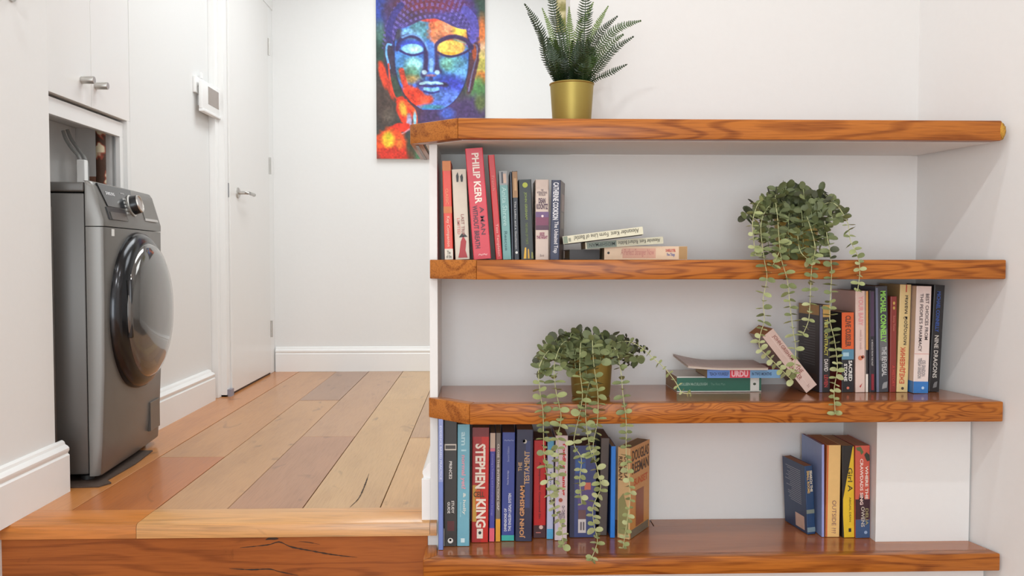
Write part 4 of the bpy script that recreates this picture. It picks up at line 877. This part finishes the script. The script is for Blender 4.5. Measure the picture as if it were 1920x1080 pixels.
add(q=(1712, 1740, 1719, 537, 741, 2.065, 2), c=(232, 214, 206), label='thick pinkish-white book with a blue foot and black capitals', side=(212, 190, 174), d=.13, bands=[(0, .11, (58, 122, 190)), (.365, .37, (200, 110, 90))],
    text=[('BEST CHOICES FROM', .50, .93, .62, .84, (84, 70, 72)), ("THE PEOPLE'S PHARMACY", .39, .93, .24, .46, (84, 70, 72)), ('JOE GRAEDON\nTERESA GRAEDON', .14, .33, .25, .75, (130, 124, 128))],
    extra=[sidepanel(0, 1, 0, .11, (58, 122, 190)), disc(.62, .05, .0035, (190, 214, 236))])
add(q=(1741, 1761, 1752, 535, 737, YC, 2), c=(36, 34, 36), label='black hardback with blue and white capitals, last on the right of the third shelf', hard=True, d=.14,
    text=[('MICHAEL CONNELLY', .56, .94, .26, .62, (52, 84, 156), 'down', .03), ('NINE DRAGONS', .13, .53, .26, .66, (206, 200, 192), 'down', .02)], extra=[poly([(.35, .035), (.7, .045), (.75, .1), (.5, .09), (.4, .07)], (120, 118, 118), 'emblem')])
# lowest shelf left
h4 = lambda yt: yt
YD = 2.06
add(q=(822, 831, 822, 786, 1024, 2.005, 3), c=(112, 132, 196), d=.16, label='blue-lilac slim book pushed against the left end panel of the lowest shelf', bands=[(.52, 1, (140, 152, 200))], text=[('EVIDENCE BASED PRACTICE', .54, .95, .3, .7, (206, 212, 232), 'down', .02)], side=(60, 66, 100))
add(q=(832, 857, 832, 786, 1018, 2.03, 3), c=(44, 42, 40), label='black study guide with white lettering on the lowest shelf', d=.16, bands=[(.755, .805, (206, 198, 184), (.05, .95)), (.765, .795, (70, 66, 62), (.12, .9)), (.12, .2, (84, 34, 36), (.25, .8)), (.0, .14, (214, 210, 204), (.0, .06))],
    text=[('PRINCE2', .53, .67, .4, .62, (222, 218, 212), 'down', .02), ('STUDY', .26, .36, .58, .78, (222, 218, 212), 'down', .02), ('GUIDE', .26, .35, .28, .48, (222, 218, 212), 'down', .02)], extra=[disc(.5, .045, .0065, (222, 218, 212)), disc(.5, .05, .0028, (44, 42, 40))])
add(q=(857, 880, 858, 796, 1017, 2.03, 3), c=(112, 172, 190), label='light blue paperback with pale and pink lettering', d=.13, side=(150, 190, 200),
    text=[('am i', .78, .94, .3, .72, (176, 214, 222), 'down', .03), ('normal yet?', .47, .75, .25, .68, (214, 158, 172), 'down', .03), ('& holly', .26, .44, .4, .7, (214, 222, 214), 'down', .02), ('bourne', .24, .36, .22, .36, (160, 206, 214))], extra=[poly([(.3, .03), (.62, .03), (.62, .065), (.3, .065)], (206, 226, 230), 'publisher_mark')])
add(q=(884, 915, 886, 802, 1009, 2.055, 3), c=(166, 34, 32), label='thick red and black thriller with tall white capitals', side=(60, 40, 36), bands=[(.0, .97, (196, 40, 30), (.55, 1)), (.18, .5, (196, 148, 60), (.03, .3)), (.3, .46, (206, 96, 44), (.2, .5)), (.92, 1, (120, 30, 30))],
    text=[('STEPHEN', .47, .86, .18, .80, (238, 222, 206), 'down', .035), ('CELL', .395, .445, .1, .75, (96, 60, 34), 'none', .03), ('KING', .13, .38, .25, .85, (238, 222, 206), 'down', .035)], extra=[poly([(.32, .035), (.68, .035), (.68, .12), (.32, .12)], (230, 220, 206), 'publisher_mark'), disc(.5, .085, .004, BLK, .9)])
add(q=(917, 927, 919, 812, 1009, 2.06, 3), c=(66, 66, 152), label='thin violet-blue booklet with a pink foot', bands=[(0, .125, (226, 96, 116)), (.86, 1, (196, 172, 152)), (.83, .86, (206, 110, 130))], text=[('Creating a Training and Development Strategy', .24, .81, .3, .66, (150, 150, 206), 'down', .0)])
add(q=(929, 938, 930, 812, 1009, 2.06, 3), c=(116, 106, 98), label='thin grey-brown booklet with a yellow foot and white capitals', bands=[(0, .21, (222, 158, 48))], text=[('CLOSE THE INTERACTION GAP', .29, .9, .3, .72, (214, 206, 198), 'down', .02)])
add(q=(940, 964, 942, 811, 1008, 2.065, 3), c=(54, 70, 144), label='blue textbook with a teal foot and white lettering', pages=(160, 130, 110), bands=[(0, .052, (62, 176, 164))], d=.14,
    text=[('DIMENSIONS OF', .09, .30, .2, .4, (222, 224, 236), 'up', .02), ('THE ENGLISH LEGAL SYSTEM', .09, .44, .52, .74, (222, 224, 236), 'up', .02), ('Fiona Beveridge', .52, .65, .4, .55, (180, 186, 214), 'up'), ('Second Edition', .73, .87, .4, .55, (150, 160, 200), 'up'), ('~~~', .92, .935, .15, .9, (130, 140, 190), 'none')])
add(q=(966, 997, 969, 806, 1007, 2.06, 3), c=(38, 40, 70), label='thick navy thriller with tall copper-gold capitals', bands=[(.3, .9, (52, 62, 108), (.55, .85)), (.1, .3, (36, 34, 60), (.1, .6))], side=(40, 40, 60),
    text=[('JOHN GRISHAM', .03, .50, .25, .60, (206, 150, 100), 'up', .03), ('THE', .63, .71, .12, .34, (196, 160, 120), 'up', .02), ('TESTAMENT', .51, .81, .48, .80, (196, 160, 120), 'up', .02)], extra=[disc(.5, .895, .005, (190, 186, 176)), disc(.42, .9, .0042, (38, 40, 70))])
add(q=(1000, 1023, 1001, 826, 1002, 2.085, 3), c=(196, 30, 30), label='bright red paperback with a black foot', pages=(150, 110, 90), bands=[(0, .13, (66, 28, 34))], text=[('A Teaspoon for Compound Sin', .2, .78, .38, .6, (96, 22, 30))], extra=[disc(.62, .11, .005, (226, 190, 180)), poly([(.2, .05), (.6, .05), (.6, .06), (.2, .06)], (200, 120, 110))])
add(q=(1025, 1037, 1027, 820, 1004, 2.075, 3), c=(186, 192, 220), label='pale lilac booklet with sky-blue ends beside the bright red paperback', bands=[(0, .1, (84, 170, 214)), (.84, 1, (96, 170, 210)), (.3, .7, (206, 206, 222))], text=[('Family Life', .34, .66, .3, .7, (110, 120, 160))])
add(q=(1040, 1063, 1042, 817, 1007, 2.065, 3), c=(224, 206, 208), label='white-pink parenting book with red lettering reading Taming', bands=[(.1, .9, (206, 200, 224), (.05, .3))],
    text=[('Toddler Taming', .43, .94, .5, .84, (206, 44, 44), 'down', .035), ('a parents guide to the first four years', .5, .88, .16, .28, (120, 110, 140)), ('Dr CHRISTOPHER\nGREEN', .13, .33, .3, .8, (84, 70, 96))], extra=[disc(.45, .385, .005, (176, 84, 66))])
add(q=(1068, 1117, 1069, 836, 1001, 2.085, 3), c=(66, 76, 124), d=.12, label='thick blue-purple reference book with a white label near its foot', side=(40, 42, 60), pages=(120, 80, 62),
    bands=[(.0, .99, (48, 50, 76), (.0, .18)), (.3, .6, (96, 84, 134), (.3, .9)), (.08, .3, (112, 82, 84), (.32, .62)), (.7, .85, (62, 96, 160), (.2, .6)), (.52, .6, (206, 116, 96), (.55, .8))], extra=[poly([(.32, .05), (.62, .05), (.62, .20), (.32, .20)], (214, 206, 204), 'shelf_label'), poly([(.4, .08), (.46, .08), (.46, .17), (.4, .17)], (110, 100, 104), 'printed_shape', -.0013), poly([(.5, .08), (.56, .08), (.56, .17), (.5, .17)], (110, 100, 104), 'printed_shape', -.0013)])
add(q=(1122, 1138, 1127, 822, 975, 2.10, 3), c=(92, 82, 78), d=.12, label='dull grey-brown book pushed back beside the bright blue booklet', side=(60, 54, 54), pages=(140, 112, 96))
add(q=(1144, 1153, 1146, 837, 1003, 2.08, 3), c=(44, 128, 220), label='slim bright blue booklet beside the orange desert paperback', side=(30, 70, 130))
add(q=(1157, 1178, 1158, 838, 1003, 2.082, 3), c=(214, 178, 128), d=.125, rz=-33, label='orange desert paperback turned to show its cover, right end of the left group', side=(206, 146, 78),
    text=[('REEMAN', .64, .90, .12, .42, (96, 70, 50), 'down', .02), ('DOUGLAS', .64, .90, .55, .85, (96, 70, 50), 'down', .02)],
    extra=[sidepanel(.3, .7, .1, .5, (150, 84, 50), False), sidetext('DOUGLAS', .1, .95, .84, .96, (80, 56, 40)), sidetext('REEMAN', .1, .95, .70, .82, (80, 56, 40)), sidetext('SUNSET', .2, .9, .56, .64, (206, 96, 50)), sidepanel(.05, .95, .0, .09, (120, 110, 90), False), poly([(.1, .05), (.9, .05), (.9, .3), (.5, .5), (.1, .42)], (150, 146, 96), 'printed_shape')])
# lowest shelf right
add(q=(1514, 1530, 1508, 874, 998, 2.09, 3), c=(36, 66, 104), d=.115, rz=8, label='short dark blue paperback with a barcode, standing before the light blue cover', side=(48, 66, 98), bands=[(.3, .36, (120, 130, 120)), (.03, .1, (120, 140, 150))], pages=(176, 120, 84),
    text=[('SEARCH THE', .62, .93, .55, .85, (226, 214, 190), 'down', .03), ('SMALL ROOMS', .60, .93, .2, .5, (214, 178, 110), 'down', .03)], extra=[sidelines((150, 156, 166), .2, .9, .4, .92, 18), sidepanel(.1, .5, .04, .24, (206, 176, 160)), sidelines((90, 66, 60), .14, .46, .07, .22, 7, ln=(1, 1))])
add(q=(1541, 1546, 1541, 834, 1003, 2.07, 3), c=(150, 160, 214), d=.135, t=.006, label='thin light blue book with a watercolour cover facing left', side=(136, 156, 202), pages=(190, 130, 84))
add(q=(1548, 1574, 1551, 835, 1003, 2.07, 3), c=(232, 190, 122), d=.13, label='cream paperback with handwritten-looking letters low on its spine', side=(206, 104, 58), pages=(196, 134, 90), bands=[(0, 1, (206, 100, 56), (0, .12))],
    text=[('OUTSIDE ???', .04, .40, .42, .72, (140, 100, 96), 'down', .0)])
add(q=(1580, 1602, 1579, 836, 1003, 2.065, 3), c=(36, 34, 32), d=.13, label='black and yellow paperback with a slanting colour split', side=(38, 36, 36), pages=(196, 150, 110),
    text=[('Girl A', .50, .76, .45, .85, (60, 50, 30), 'down', .01), ('ABIGAIL DEAN', .17, .44, .56, .72, (120, 100, 30), 'down')], extra=[poly([(.12, .0), (.98, .0), (.98, .99), (.9, .99), (.05, .42), (.04, .25)], (226, 188, 44), 'printed_shape', -.00045), poly([(.5, .06), (.72, .06), (.72, .1), (.5, .1)], BLK, 'publisher_mark')])
add(q=(1604, 1631, 1604, 836, 1005, 2.06, 3), c=(206, 92, 74), d=.13, label='coral, black and blue paperback with black foliage, last of the right group', pages=(196, 140, 110), bands=[(0, .2, (60, 84, 122)), (.2, .42, (62, 34, 44))],
    text=[('WHERE THE', .42, .78, .66, .86, (240, 226, 214), 'down', .03), ('CRAWDADS SING', .36, .86, .30, .52, (244, 214, 204), 'down', .03), ('DELIA', .14, .32, .68, .88, (170, 160, 110), 'down'), ('OWENS', .12, .34, .38, .62, (206, 196, 180), 'down')],
    extra=[poly([(.02, .98), (.35, .99), (.55, .93), (.4, .9), (.3, .94), (.1, .95)], (90, 110, 66)), poly([(.6, .9), (.75, .93), (.95, .9), (.98, .84), (.8, .83), (.7, .86)], (54, 60, 50)), poly([(.2, .40), (.3, .48), (.4, .44), (.5, .5), (.6, .42), (.5, .38)], (44, 34, 38)), disc(.7, .06, .004, (150, 170, 200))])
for s in B:
    if s.get('h', 1) is None: s.pop('h')
    book(s)

# flat or leaning books: book in its own frame (spine along x, thickness z, depth y)
def flat_book(label, t, h, d, c, loc, rot, side=None, pages=(200, 176, 140), bands=(), text=(), extra=(), hard=False, cat='book', name='book', flip=False):
    """h = spine length (x 0..h), t = thickness (z 0..t), spine faces -Y"""
    root = empty(name, loc, rot); tag(root, label, cat)
    ct = 0.0022 if hard else 0.0007; cm = mat(c, .4, 0, .05, .01, 90); sd = mat(side or c, .42, 0, .06, .01, 60)
    bm = bx(0, h, 0, ct, 0, t); obj('spine', bm, cm, root)
    o_ = 0.002 if hard else 0
    obj('cover', bx(0, h, ct, d, t - ct, t), sd, root); obj('cover', bx(0, h, ct, d, 0, ct), sd, root)
    pg = page_mat(pages).copy(); pg.node_tree.nodes['Mapping'].inputs['Scale'].default_value = (5, 5, 900)
    obj('page_block', bx(o_ + .0006, h - o_ - .0006, ct + .0003, d - o_ - .0006, ct + .0001, t - ct - .0001), pg, root)
    for (u0, u1, v0, v1, cc) in bands: obj('spine_panel', bx(h * u0, h * u1, -.0003, .0005, t * v0, t * v1), mat(cc, .4, 0, .08, .01, 80), root)
    for (s, u0, u1, v0, v1, cc, r_, bo) in text: lettering(s, h * (u0 + u1) / 2, t * (v0 + v1) / 2, h * (u1 - u0), t * (v1 - v0), -.0006, mat(cc, .5, 0, 0, 0), root, r_, bo)
    for f in extra: f(root, t, h, d)
    return root
Z1 = SH[1][0] + .0004; Z2 = SH[2][0] + .0004
S = 2.03 / F
# second shelf pile
p = at(1133, 484, 2.03)
flat_book('beige paperback lying flat at the right foot of the pile on the second shelf', .0315, .198, .11, (226, 196, 164), (p.x, 2.03, Z1), (0, 0, R(-1.5)), side=(214, 186, 150), bands=[(.90, .999, 0.02, .98, (176, 136, 84)), (.22, .62, .1, .85, (212, 160, 136))],
          text=[('DANIELLE STEEL', .74, .86, .58, .80, (190, 50, 50), 'none', .03), ('Fine Things', .755, .85, .2, .5, (84, 96, 160), 'none', .02), ('A Perfect Stranger Now', .2, .6, .2, .8, (190, 120, 110), 'none', .0)], extra=[lambda r, t, h, d: obj('emblem', ([(h * .05 + .003 * math.cos(a), -.0006, t * .5 + .003 * math.sin(a)) for a in [i * .524 for i in range(12)]], [], [tuple(range(12))[::-1]]), DARK, r)])
p = at(1071, 484, 2.078)
flat_book('dark grey hardback lying flat behind the pile, under the tilted cream paperbacks', .0240, .074, .115, (92, 86, 84), (p.x - .004, 2.078, Z1), (0, 0, R(2)), side=(110, 104, 100), hard=True)
p = at(1098, 465, 2.02)
flat_book('cream and grey-green paperback tilted in the middle of the pile on the second shelf', .0165, .186, .10, (206, 202, 176), (p.x, 2.02, Z1 + .0245), (0, R(-4.2), 0), side=(70, 68, 62), bands=[(.02, .4, .04, .96, (122, 134, 120))],
          text=[('Alexander Kent  Richard Bolitho', .42, .96, .25, .8, (90, 84, 70), 'flip', .01), ('MIDSHIPMAN', .05, .38, .25, .75, (70, 78, 72), 'flip', .01)])
p = at(1054, 456, 2.01)
flat_book('cream paperback lying tilted on top of the pile on the second shelf', .0180, .188, .105, (214, 208, 180), (p.x + .003, 2.01, Z1 + .0365), (0, R(-6.9), R(-8)), side=(96, 92, 86), bands=[(.005, .06, .05, .95, (120, 132, 110))],
          text=[('Alexander Kent  Form Line of Battle!', .14, .95, .28, .85, (92, 84, 66), 'flip', .01), ('88', .07, .1, .2, .7, (90, 100, 80), 'flip', .01)])
# third shelf pile
Yg = atz(1350, 735, SH[2][0]).y
p = at(1269, 735, Yg)
flat_book('green book with white edges lying at the bottom of the pile on the third shelf', .0385, .2125, .135, (44, 104, 84), (p.x, Yg, Z2), (0, 0, R(0.5)), side=(226, 222, 214), pages=(176, 146, 116), bands=[(.87, .975, .03, .97, (226, 222, 214)), (0, .999, .93, .999, (222, 220, 212)), (0, .999, .0, .06, (222, 220, 212))],
          text=[('COLLEEN McCULLOUGH', .03, .36, .42, .6, (150, 176, 160), 'none', .02), ('The First Man', .40, .57, .42, .58, (110, 150, 130), 'none', 0)], extra=[lambda r, t, h, d: obj('emblem', ([(h * .92 + .004 * math.cos(a), -.0007, t * .5 + .003 * math.sin(a)) for a in [i * .524 for i in range(12)]], [], [tuple(range(12))[::-1]]), mat((60, 70, 50), .5), r)])
p = at(1327, 703, 2.065)
flat_book('blue language course book with a red middle, between the green book and the warped book', 0.0205, .180, .125, (116, 158, 196), (p.x, 2.070, Z2 + .0392), (0, 0, R(-1)), side=(130, 60, 60), bands=[(.0, .30, .02, .98, (96, 134, 200)), (.31, .585, 0.02, .98, (206, 44, 62))],
          text=[('TEACH YOURSELF', .03, .29, .3, .68, (40, 50, 80), 'none', .02), ('URDU', .33, .56, .12, .88, (232, 170, 176), 'none', .06), ('IN TWO MONTHS', .61, .88, .3, .68, (50, 70, 100), 'none', .02)])
# warped thin paperback
p = at(1300, 684, 2.045); wb = empty('book', (p.x - .01, 2.06, Z2 + .0603), (0, 0, R(-1.5))); tag(wb, 'thin warped paperback with a mauve-brown cover on top of the pile on the third shelf', 'book')
def warped(z0, z1, x0, x1, y0, y1, ph=0):
    bm = bmesh.new(); n = 14; g = [[], []]
    for s_, z in enumerate((z0, z1)):
        for i in range(n + 1):
            u = i / n; x = x0 + (x1 - x0) * u; lift = .016 * max(0, (.45 - u) / .45) ** 1.6
            for j, y in enumerate((y0, y1)): g[s_].append(bm.verts.new((x - (.012 if j else 0) * (1 - u), y, z + lift * (0.35 + .65 * j) + 0.004 * j * 1)))
    for i in range(n):
        for s_ in (0, 1):
            a, b, c_, d_ = [g[s_][k] for k in (2 * i, 2 * i + 1, 2 * i + 3, 2 * i + 2)]; bm.faces.new((a, b, c_, d_))
        bm.faces.new((g[0][2 * i], g[0][2 * i + 2], g[1][2 * i + 2], g[1][2 * i])); bm.faces.new((g[0][2 * i + 1], g[0][2 * i + 3], g[1][2 * i + 3], g[1][2 * i + 1]))
    bm.faces.new((g[0][0], g[0][1], g[1][1], g[1][0])); bm.faces.new((g[0][-2], g[0][-1], g[1][-1], g[1][-2])); return bm
obj('page_block', warped(.0008, .0048, .001, .196, .0, .128), page_mat((222, 206, 190)), wb)
obj('cover', warped(.0048, .0056, 0, .197, -.001, .130), mat((172, 146, 136), .4, 0, .12, .05, 30), wb)
obj('cover', warped(0, .0008, 0, .197, -.001, .130), mat((206, 180, 170), .4), wb)
# leaning book
aL = R(51.5)
p = at(1512, 735, 2.075)
lb = flat_book('pinkish cream paperback leaning sideways over the pile towards the black paperback', .0330, .178, .112, (218, 190, 178), (0, 0, 0), (0, 0, 0), side=(150, 120, 112), pages=(190, 128, 80), bands=[(.04, .96, .42, .5, (226, 200, 190))],
          text=[('JOHN GRISHAM', .08, .52, .52, .86, (150, 80, 70), 'none', .01), ('THE\nBROKER', .56, .80, .15, .85, (150, 84, 74), 'none', .01), ('bs', .92, .96, .35, .6, (170, 130, 120), 'none', 0)])
lb.rotation_euler = (0, aL, 0); Mx = Euler((0, aL, 0)).to_matrix()
c_ = Mx @ Vector((.178, 0, 0)); lb.location = (p.x - c_.x, 2.075, Z2 - c_.z + .0004)
